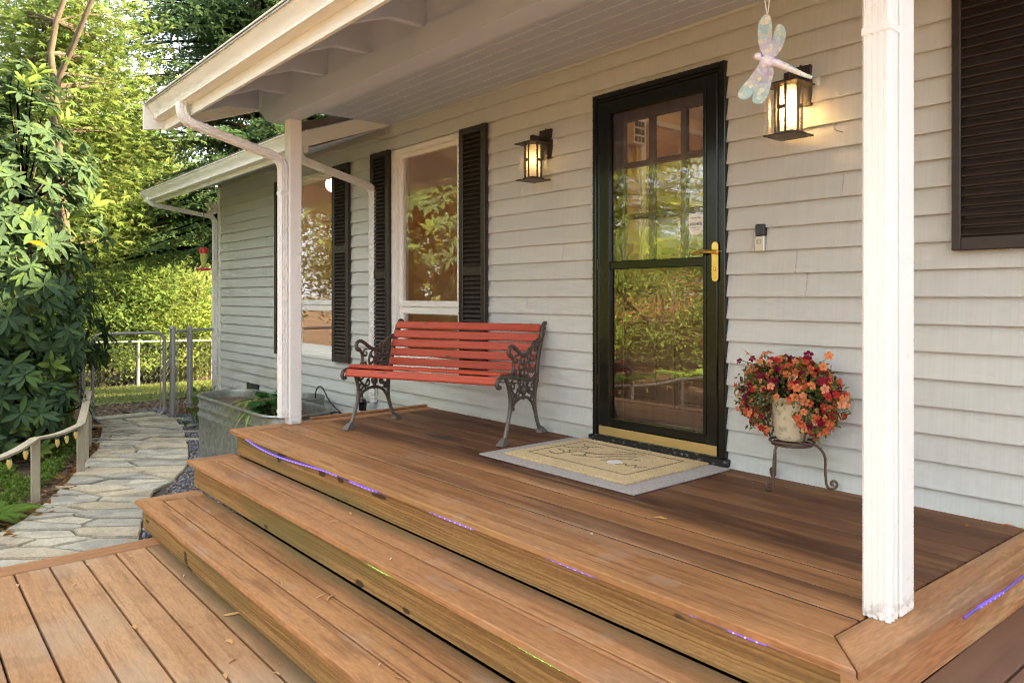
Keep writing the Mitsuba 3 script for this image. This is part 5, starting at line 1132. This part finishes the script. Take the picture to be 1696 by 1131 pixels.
# ================================================================ vegetation
def bark_tube(P, r0, r1, n=8): return tube(P, np.linspace(r0, r1, len(P)), n)
def limb(r, p, d, L, r0, n=8, wob=0.16, up=0.1):
    P = [np.array(p, float)]; d = unit(d)
    for i in range(n):
        d = unit(d + r.normal(size=3) * wob + UP * up * 0.3); P.append(P[-1] + d * L / n)
    return np.array(P), d
def rhododendron(name, label, C, R, nwh, seed, leafL, nparts, young_share=0.12):
    r = rngs(seed)
    k = thing(name, label, 'shrub')
    C, R = np.array(C), np.array(R)
    base = np.array([C[0], C[1], gh(C[0], C[1]) - 0.02])
    # whorls on a lumpy shell
    tips, dirs = [], []
    while len(tips) < nwh:
        d = unit(r.normal(size=3)); 
        lump = 0.58 + 0.72 * meshkit.noise(d * 3.4 + seed) 
        q = (1.0 if r.random() < 0.7 else r.uniform(0.55, 0.95)) * lump
        p = C + R * d * q
        if p[2] < gh(p[0], p[1]) + 0.10: continue
        tips.append(p); dirs.append(unit(d * (1, 1, 0.6) + (0, 0, 0.55)))
    tips, dirs = np.array(tips), np.array(dirs)
    br = []
    mains = [limb(r, base + r.normal(size=3) * (0.12, 0.12, 0), (r.normal() * 0.5, r.normal() * 0.5, 1), R[2] * 1.2, 0.04, 8, 0.10)[0] for _ in range(7)]
    mains = [P[[bool(q) for q in (np.arange(len(P)) < 3) | ((((P - C) / R) ** 2).sum(1) < 0.6)]] for P in mains]
    for P in mains: br.append(bark_tube(P, 0.035, 0.012, 7))
    nodes = np.vstack([P[2:] for P in mains])
    for p, d in zip(tips[::4], dirs[::4]):
        q = nodes[np.argmin(np.linalg.norm(nodes - p, axis=1) + 0.6 * np.maximum(nodes[:, 2] - p[2], 0))]
        br.append(tube(spline([q, (q + p) / 2 - UP * 0.06, p - d * 0.05, p], 8), np.linspace(0.009, 0.004, 8), 5, False))
    part('branches', cat(br), 'mat_bark', k)
    pos, ax, nr, sz, vi = [], [], [], [], []
    for p, d in zip(tips, dirs):
        young = r.random() < young_share
        b = unit(np.cross(d, r.normal(size=3))); c = np.cross(d, b)
        nl = r.integers(7, 12)
        for i in range(nl):
            a = 2.4 * i + r.uniform(-.25, .25); el = r.uniform(0.0, 0.6) + (0.5 if young else 0)
            o = b * math.cos(a) + c * math.sin(a)
            A = unit(o * math.cos(el) + d * math.sin(el) + UP * (r.uniform(-0.55, -0.05) if not young else 0.1))
            pos.append(p + d * 0.012 * r.uniform(-2, 1)); ax.append(A); nr.append(unit(d - A * (A @ d) + r.normal(size=3) * 0.12)); sz.append(leafL * r.uniform(0.7, 1.15))
            vi.append(3 if young else r.choice(3, p=[.45, .25, .3]))
    pos, ax, nr, sz, vi = map(np.array, (pos, ax, nr, sz, vi))
    tpl_ = leaf_tpl(0.29, 0.035, 0.18, 6, 1.15)
    view = unit(CAM - C); score = ((pos - CAM) ** 2).sum(1) - 1.2 * ((pos - C) @ view)
    order = np.argsort(score); near_, rest = order[:nparts], order[nparts:]
    plies = [mikit.ply(trimesh.Trimesh(*tpl_, process=False), f'mat_rhodo_{q}', True) for q in range(4)] + [mikit.ply(trimesh.Trimesh(*tpl_, process=False), 'mat_orange_leaf', True)]
    for q in near_:
        x = ax[q]; y = unit(np.cross(nr[q], x)); z = np.cross(x, y)
        m4 = np.eye(4); m4[:3, 0], m4[:3, 1], m4[:3, 2], m4[:3, 3] = x * sz[q], y * sz[q], z * sz[q], pos[q]
        fk = fresh(k + '__leaf'); scene[fk] = {**plies[4 if r.random() < 0.012 else vi[q]], 'to_world': T(m4.tolist())}
    cols = np.array([(0.072, 0.120, 0.060), (0.095, 0.155, 0.052), (0.058, 0.098, 0.054), (0.17, 0.24, 0.058)])[vi[rest]] * r.uniform(0.8, 1.25, (len(rest), 1))
    m, vc = leaves(tpl_, pos[rest], ax[rest], nr[rest], sz[rest], cols)
    part('foliage', m, 'mat_waxy', k, True, kind='stuff', color=vc)
    return k
rhododendron('rhododendron', 'tall dark rhododendron with long leathery leaves at the left edge', (-8.9, -2.62, 1.15), (1.3, 1.0, 2.1), 880, 61, 0.17, 290)
rhododendron('rhododendron', 'low rhododendron with bright broad leaves behind the wooden rail', (-8.25, -2.50, -0.12), (0.95, 0.52, 0.52), 190, 62, 0.15, 290, 0.35)

LEAF5, STAR, SMALL = leaf_tpl(0.45, 0.05, 0.1, 4), star_tpl(5), (np.array([(0, 0, 0), (0.5, -0.24, 0.05), (1, 0, -0.06), (0.5, 0.24, 0.05)], float), np.array([(0, 1, 2), (0, 2, 3)]))
def crown(r, nodes, n, spread, size, tpl, col, var, flat=0.5, hang=0.3):
    """leaf sprays round the branch nodes"""
    c = nodes[r.integers(0, len(nodes), n)]
    P = c + r.normal(size=(n, 3)) * spread * np.array([1, 1, flat])
    ax_ = unit(np.c_[r.normal(size=(n, 2)), r.normal(size=n) * 0.5 - hang])
    nr_ = r.normal(size=(n, 3)) * 0.45 + UP
    tone = 1 + var * (2 * meshkit.noise(c * 1.3) - 1)[:, None] + r.normal(size=(n, 1)) * var * 0.6
    cl = np.clip(np.array(col) * np.clip(tone, 0.35, 2), 0.004, 0.6) * (1 + r.normal(size=(n, 3)) * 0.06)
    return leaves(tpl, P, ax_, nr_, size * r.uniform(0.5, 1.3, n), cl)
def tree(name, label, x, y, seed, H, trunk_r, crown_c, crown_r, nl, spread, size, tpl, col, var=0.35, nsub=70, stems=1, mat='mat_bark', flat=0.5, extra=None, low=0.25):
    r = rngs(seed); k = thing(name, label, 'tree' if H > 3.0 else 'shrub')
    z0 = float(gh(x, y)) - 0.05; base = np.array([x, y, z0]); tr, nodes = [], []
    C, R = np.array(crown_c, float), np.array(crown_r, float)
    targets = C + R * unit(r.normal(size=(nsub, 3))) * (r.uniform(0.25, 1.0, (nsub, 1)) ** 0.5)
    targets = targets[targets[:, 2] > z0 + low]
    mains = []
    for s in range(stems):
        top = C + R * np.array([r.normal() * 0.25, r.normal() * 0.25, 0.75]) if stems == 1 else C + R * np.array([math.cos(s * 2.4 + seed) * 0.6, math.sin(s * 2.4 + seed) * 0.6, 0.6])
        b0 = base + (r.normal(size=3) * (0.15, 0.15, 0) if stems > 1 else 0)
        P = spline([b0, b0 * 0.62 + top * 0.38 + r.normal(size=3) * 0.12 * (1, 1, 0.2), b0 * 0.3 + top * 0.7 + r.normal(size=3) * 0.15, top], 16)
        if extra is not None and s < len(extra): P = spline([b0] + [np.array(q) for q in extra[s]], 16)
        mains.append(P); tr.append(bark_tube(P, trunk_r * (1 if stems == 1 else 0.8), trunk_r * 0.2, 10))
    mn = np.vstack([P[4:] for P in mains]) if H > 2.2 else np.vstack(mains)
    for t in targets:
        q = mn[np.argmin(np.linalg.norm(mn - t, axis=1) + 0.8 * np.maximum(mn[:, 2] - t[2], 0))]
        mid = (q + t) / 2 + UP * 0.06 * np.linalg.norm(t - q) + r.normal(size=3) * 0.06
        P = spline([q, mid, t], 7); L = np.linalg.norm(t - q)
        tr.append(tube(P, np.linspace(min(trunk_r * 0.3, 0.006 + 0.006 * L), 0.003, 7), 5, False)); nodes.append(P[3:])
    part('trunk', cat(tr), mat, k, smooth=50)
    nodes = np.vstack(nodes)
    m, vc = crown(r, nodes, nl, spread, size, tpl, col, var, flat)
    part('crown', m, 'mat_leaf', k, color=vc, kind='stuff')
    return k
# the maple behind the rhododendron: its forking trunks show near the top left corner
def at(px, py, t):
    R_ = np.array([math.sin(YAW), math.cos(YAW), 0])
    return CAM + t * (FWD + R_ * (px - 848) / 1224 - UP * (py - 490.5) / 1224)
b = at(98, 560, 9.9)
tree('maple_tree', 'yellow green maple with forking grey trunk behind the tall rhododendron', b[0], b[1], 71, 6, 0.11, at(120, 205, 11.5), (1.5, 1.5, 2.6), 19000, 0.38, 0.09, STAR, (0.23, 0.31, 0.085), 0.45, 110, 2, flat=0.55,
     extra=[[at(98, 300, 9.8), at(90, 140, 9.7), at(86, 60, 9.7), at(104, 10, 9.7), at(125, -110, 9.9)], [at(99, 300, 9.8), at(92, 145, 9.7), at(115, 90, 9.6), at(148, 10, 9.5), at(185, -70, 9.5)]])
b = at(225, 600, 21)
tree('maple_tree', 'bright lime maple with low spreading branches between rhododendron and conifer', b[0], b[1], 72, 5, 0.07, at(195, 365, 20.8), (2.5, 2.3, 2.5), 26000, 0.5, 0.13, STAR, (0.28, 0.36, 0.10), 0.4, 110, 2, flat=0.5)
b = at(300, 590, 21)
tree('hazel_shrub', 'sunlit yellow green shrub beyond the chain link fence', b[0], b[1], 73, 2.9, 0.035, at(300, 530, 20.5), (2.4, 2.2, 1.5), 24000, 0.30, 0.10, LEAF5, (0.33, 0.41, 0.12), 0.4, 90, 4, low=0.1)
b = at(190, 590, 19.5)
tree('hazel_shrub', 'bright leafy shrub beyond the fence behind the gate', b[0], b[1], 74, 2.9, 0.035, at(190, 530, 19.3), (2.3, 2.0, 1.6), 22000, 0.30, 0.10, LEAF5, (0.29, 0.38, 0.11), 0.4, 80, 4, low=0.1)
b = at(345, 585, 24)
tree('dark_shrub', 'dark brownish shrub at the foot of the far fence beside the house corner', b[0], b[1], 75, 2.0, 0.04, at(330, 590, 22.6), (1.7, 1.4, 0.6), 9000, 0.22, 0.085, LEAF5, (0.075, 0.085, 0.03), 0.4, 60, 4, low=0.05)
b = at(265, 600, 20)
tree('dark_shrub', 'dark twiggy shrub behind the middle of the far fence', b[0], b[1], 76, 2.0, 0.04, at(265, 605, 20.3), (1.5, 1.3, 0.6), 6000, 0.2, 0.08, LEAF5, (0.085, 0.09, 0.035), 0.4, 60, 4, low=0.05)
# conifers
def conifer(name, label, x, y, H, R0, seed, nbr, col, zlow, dens=1.0, parent_mat='mat_red_bark'):
    r = rngs(seed); k = thing(name, label, 'tree')
    z0 = float(gh(x, y)) - 0.05; base = np.array([x, y, z0])
    P = np.array([base + UP * H * t + r.normal(size=3) * 0.03 * (1, 1, 0) for t in np.linspace(0, 1, 14)])
    tr = [bark_tube(P, 0.16 + 0.006 * H, 0.02, 10)]
    pos, ax_, nr_, sz = [], [], [], []
    for i in range(nbr):
        f = r.uniform(0, 1) ** 1.15; z = zlow + (H - zlow) * f * 0.97
        L = R0 * (1 - f) ** 0.75 * r.uniform(0.7, 1.1) + 0.25; a = r.uniform(0, 2 * np.pi)
        d = np.array([math.cos(a), math.sin(a), 0]); t = np.linspace(0, 1, 9)
        B = base + UP * z + d * (L * t)[:, None] + UP * (L * (0.18 * t - 0.42 * t ** 2 + 0.10 * t ** 4))[:, None]
        tr.append(tube(B, np.linspace(0.028 * (0.4 + L / 3), 0.006, 9), 5, False))
        nt = int(L * 15 * dens) + 4
        for s in r.uniform(0.12, 1.0, nt):
            p = np.array([np.interp(s, t, B[:, q]) for q in range(3)]); side = r.choice([-1, 1])
            td = unit(d * r.uniform(0.3, 0.9) + np.cross(d, UP) * side * r.uniform(0.5, 1.0) - UP * r.uniform(0.1, 0.5))
            tl = (0.20 + 0.34 * (1 - s)) * r.uniform(0.7, 1.2) * min(1.0, 0.5 + L / 3)
            m_ = max(4, int(tl / 0.045))
            ss = np.linspace(0.05, 1, m_)
            pos.append(p + td * (tl * ss)[:, None] - UP * (0.12 * tl * ss ** 2)[:, None])
            ax_.append(unit(td + r.normal(size=(m_, 3)) * 0.55 - UP * 0.15)); nr_.append(r.normal(size=(m_, 3)) * 0.4 + UP); sz.append(r.uniform(0.075, 0.13, m_))
    pos, ax_, nr_, sz = np.vstack(pos), np.vstack(ax_), np.vstack(nr_), np.concatenate(sz)
    tp = (np.array([(0, 0, 0), (0.3, -0.20, 0.03), (0.45, 0, -0.02), (0.3, 0.20, 0.03), (1, -0.02, -0.06), (0.75, -0.26, 0.0), (0.75, 0.24, 0.0)], float), np.array([(0, 1, 2), (0, 2, 3), (2, 5, 4), (2, 4, 6)]))
    tone = (1 + 0.45 * (2 * meshkit.noise(pos * 1.5) - 1) + 0.12 * r.normal(size=len(pos)))[:, None]
    m, vc = leaves(tp, pos, ax_, nr_, sz, np.array(col) * np.clip(tone, 0.4, 1.9))
    part('trunk', cat(tr), parent_mat, k, smooth=50)
    part('crown', m, 'mat_leaf', k, color=vc, kind='stuff')
b = at(438, 600, 14)
conifer('conifer_tree', 'large dark green conifer behind the gutter of the porch roof', b[0], b[1], 13, 3.6, 81, 520, (0.10, 0.17, 0.075), 2.4)
# farther trees
FT = [(60, 17, 6.5, (0.13, 0.20, 0.065), 'medium green tree between the near maple and the far trees', LEAF5), (170, 19, 7.0, (0.17, 0.24, 0.075), 'soft green tree behind the two maples', LEAF5), (260, 27, 7.0, (0.30, 0.30, 0.10), 'pale yellow tree behind the hazel shrubs', LEAF5), (30, 27, 8.5, (0.18, 0.24, 0.08), 'tall pale green tree far behind at the left edge', STAR), (120, 31, 10.5, (0.21, 0.27, 0.085), 'tall lime green tree far behind the maple', STAR), (215, 34, 8.0, (0.30, 0.29, 0.11), 'golden green tree far behind the gate', LEAF5),
      (330, 33, 6.5, (0.28, 0.30, 0.10), 'low sunlit tree far behind, beside the house corner', LEAF5), (-60, 24, 9, (0.18, 0.22, 0.05), 'green tree far behind, cut by the left edge', STAR), (420, 36, 8, (0.22, 0.24, 0.06), 'yellowish tree far behind the roofs', LEAF5)]
for i, (px, t, H, c, lab, tp) in enumerate(FT):
    b = at(px, 600, t); zc = float(gh(b[0], b[1]))
    tree('broadleaf_tree', lab, b[0], b[1], 90 + i, H, 0.14, (b[0], b[1], zc + H * 0.52), (3.2, 3.2, H * 0.47), 17000, 0.55, 0.16, tp, c, 0.45, 110, 1, low=0.6, flat=0.7)

for i, (x, y, H, c, lab) in enumerate([(-14.5, -5.6, 6.5, (0.22, 0.28, 0.06), 'leafy tree left of the rhododendron, mirrored in the windows'), (-19, -7.5, 8, (0.28, 0.31, 0.06), 'pale green tree at the left of the garden, mirrored in the far window'), (-24, -10, 9, (0.2, 0.25, 0.06), 'tall tree at the far left of the garden, mirrored in the far window'),
                                  (-16.5, -11, 8, (0.22, 0.27, 0.06), 'round tree beyond the timber fence, mirrored in the window behind the bench')]):
    tree('garden_tree', lab, x, y, 150 + i, H, 0.14, (x, y, H * 0.5 - 0.6), (3.0, 3.0, H * 0.46), 12000, 0.5, 0.15, LEAF5, c, 0.35, 100, 1, low=0.5)
# --- small planting along the path
gc = thing('ground_cover', 'low green ground cover under the wooden rail beside the path', kind='stuff')
r = rngs(101)
n = 9000
t = r.uniform(0, 1, n)
P = np.c_[np.interp(t, [0, .25, .5, .75, 1], [-5.0, -5.8, -6.6, -7.4, -8.6]), np.interp(t, [0, .25, .5, .75, 1], [-3.25, -2.74, -2.38, -2.08, -1.75])]
P = P + unit(np.array([-0.45, -1.0])) * (r.uniform(0, 1, (n, 1)) ** 0.8 * 0.85) + unit(np.array([-0.45, -1.0])) * 0.05
lump = meshkit.noise(np.c_[P * 3.2, np.zeros(n)])
keep = lump > 0.25; P, lump = P[keep], lump[keep]
P = np.c_[P, gh(P[:, 0], P[:, 1]) + 0.10 * r.random(len(P)) * (0.3 + lump)]
P = np.repeat(P, 3, 0) + r.normal(size=(3 * len(P), 3)) * 0.018
m, vc = leaves(SMALL, P, rand_dirs(r, len(P)) + (0, 0, 0.35), rand_dirs(r, len(P)) + (0, 0, 0.8), r.uniform(0.022, 0.045, len(P)), np.array([0.17, 0.26, 0.055]) * r.uniform(0.45, 1.6, (len(P), 1)))
put(gc, m, 'mat_leaf', color=vc)
def fern(x, y, n, L, seed, label, col=(0.14, 0.24, 0.045), z=None):
    r = rngs(seed); k = thing('fern', label, 'fern'); base = np.array([x, y, float(gh(x, y)) if z is None else z])
    for i in range(n):
        a = 2 * np.pi * i / n + r.uniform(-.3, .3); d = np.array([math.cos(a), math.sin(a), 0]); l = L * r.uniform(0.75, 1.1); b = np.cross(d, UP)
        t = np.linspace(0, 1, 26)
        P = base + d * (l * 0.85 * t)[:, None] + UP * (l * (0.85 * t - 0.72 * t ** 2))[:, None]
        st_ = tube(P, np.linspace(0.004, 0.001, 26), 4, False)
        tv, tf = LEAF5
        tg = unit(np.gradient(P, axis=0)); w = l * 0.20 * np.sin(np.pi * np.clip(t * 0.93 + 0.08, 0, 1)) ** 0.7
        pp = np.vstack([P[2:], P[2:]]); aa = np.vstack([b + tg[2:] * 0.35 - UP * 0.12, -b + tg[2:] * 0.35 - UP * 0.12]); nn_ = np.cross(tg, b); nn_ = np.vstack([nn_[2:], nn_[2:]]); nn_ *= np.sign(nn_[:, 2:] + 1e-6)
        m, _ = leaves((tv * (1, 0.42, 1), tf), pp, aa, nn_, np.r_[w[2:], w[2:]], np.tile(col, (len(pp), 1)))
        part('frond', cat(m, st_), ['mat_fern_0', 'mat_fern_1'][i % 2], k)
M('fern_0', {'type': 'principledthin', 'base_color': rgb(0.24, 0.37, 0.08), 'roughness': 0.5, 'diff_trans': 0.9, 'eta': 1.35, 'spec_trans': 0.0})
M('fern_1', {'type': 'principledthin', 'base_color': rgb(0.19, 0.31, 0.065), 'roughness': 0.5, 'diff_trans': 0.9, 'eta': 1.35, 'spec_trans': 0.0})
fern(-5.72, -2.86, 15, 0.36, 111, 'light green fern at the left edge in front of the rail post')
# bark chips and dead leaves along the path
r = rngs(121)
n = 6500
P = np.c_[r.uniform(-11.2, -4.8, n), r.uniform(-5.0, -0.3, n)]
P = P[~contains_xy(PATHP, P[:, 0], P[:, 1])]; P = P[(P[:, 1] < np.interp(P[:, 0], [-9.5, -6.6, -5.3, -4.5], [-1.45, -2.3, -2.9, -3.6])) | (P[:, 0] < -9.6)]
chips(np.c_[P, gh(P[:, 0], P[:, 1]) + r.uniform(-0.008, 0.008, len(P))], r.uniform(0.012, 0.035, len(P)), np.array([0.16, 0.10, 0.06]) * r.uniform(0.4, 1.9, (len(P), 1)), r, 'bark_mulch', 'brown bark mulch on the beds beside the path', 0.25)
n = 420
q = r.uniform(0, 1, n); e_ = np.c_[np.interp(q, [0, .2, .5, .8, 1], [-4.95, -5.6, -6.9, -8.4, -9.4]), np.interp(q, [0, .2, .5, .8, 1], [-3.15, -2.70, -2.17, -1.72, -1.52])] + r.normal(size=(n, 2)) * 0.06
m, vc = leaves(leaf_tpl(0.5, 0.08, 0.2, 4), np.c_[e_, np.full(n, -0.535)], r.normal(size=(n, 3)) * (1, 1, 0.15), r.normal(size=(n, 3)) * 0.4 + UP, r.uniform(0.03, 0.07, n), np.array([0.36, 0.19, 0.07]) * r.uniform(0.4, 1.4, (n, 1)))
k = thing('dead_leaves', 'brown dead leaves lying along the edges of the path', kind='stuff'); put(k, m, 'mat_leaf', color=vc)
n = 1500
e_ = np.array([-9.62, -0.38]) + r.normal(size=(n, 2)) * (0.20, 0.13)
m, vc = leaves((BL[0] * (1, 0.5, 1), BL[1]), np.c_[e_, r.uniform(-0.55, -0.52, n)], r.normal(size=(n, 3)) * (1, 1, 0.1), r.normal(size=(n, 3)) * 0.3 + UP, r.uniform(0.05, 0.09, n), np.array([0.42, 0.19, 0.06]) * r.uniform(0.5, 1.3, (n, 1)))
k = thing('pine_needles', 'rusty orange pine needles heaped at the foot of the fence posts', kind='stuff'); put(k, m, 'mat_leaf', color=vc)

# --- what the door and window glass mirror: the planting across the lower deck
tree('garden_shrub', 'yellow green shrub across the lower deck, mirrored in the storm door', -7.3, -5.9, 131, 2.9, 0.04, (-7.3, -5.9, 0.75), (1.6, 1.5, 1.45), 17000, 0.24, 0.075, LEAF5, (0.27, 0.35, 0.09), 0.35, 100, 4, low=0.15)
tree('garden_shrub', 'dark green shrub across the lower deck, mirrored in the door glass', -10.6, -6.2, 132, 2.9, 0.05, (-10.6, -6.2, 0.9), (1.7, 1.6, 1.5), 9000, 0.25, 0.07, LEAF5, (0.18, 0.24, 0.07), 0.4, 90, 4, low=0.15)
tree('garden_tree', 'leafy tree behind the shrubs across the lower deck, mirrored in the door glass', -11.5, -9.8, 133, 7, 0.13, (-11.5, -9.8, 3.6), (3.0, 3.0, 2.6), 15000, 0.45, 0.11, STAR, (0.28, 0.34, 0.08), 0.35, 110, 1)
tree('garden_tree', 'broad tree beyond the lower deck, behind the camera to the left', -5.5, -11.5, 134, 7, 0.13, (-5.5, -11.5, 3.8), (3.2, 3.0, 2.6), 13000, 0.5, 0.12, STAR, (0.12, 0.16, 0.04), 0.35, 110, 1)
fern(-6.3, -5.2, 13, 0.6, 141, 'fern behind the wooden rail across the lower deck', z=-0.3)
fern(-6.6, -4.3, 13, 0.55, 142, 'fern at the corner of the lower deck, mirrored in the glass', z=-0.3)
wf = thing('timber_fence', 'brown timber fence with braced posts behind the shrubs across the lower deck', 'fence')
for i in range(5):
    x, y = -12.6 + i * 1.9, -8.1 - 0.15 * i
    part('post', box(x - 0.06, x + 0.06, y - 0.06, y + 0.06, -0.5, 1.55, 0.004), 'mat_fence_wood', wf)
    if i: part('brace', tube([(x - 0.1, y + 0.03, 1.35), (x - 1.1, y + 0.1, 0.0)], 0.045, 4), 'mat_fence_wood', wf)
    if i < 4:
        for j in range(7):
            part('plank', box(x + 0.08, x + 1.82, y - 0.09, y - 0.065, -0.35 + j * 0.26, -0.35 + j * 0.26 + 0.235, 0.003), 'mat_fence_wood', wf)
M('fence_wood', pr(proc(lambda p, n, uv: mix((0.14, 0.065, 0.028), (0.27, 0.14, 0.06), fbm(p.x * 3, p.y * 3, p.z * 30, 3))), 0.8))
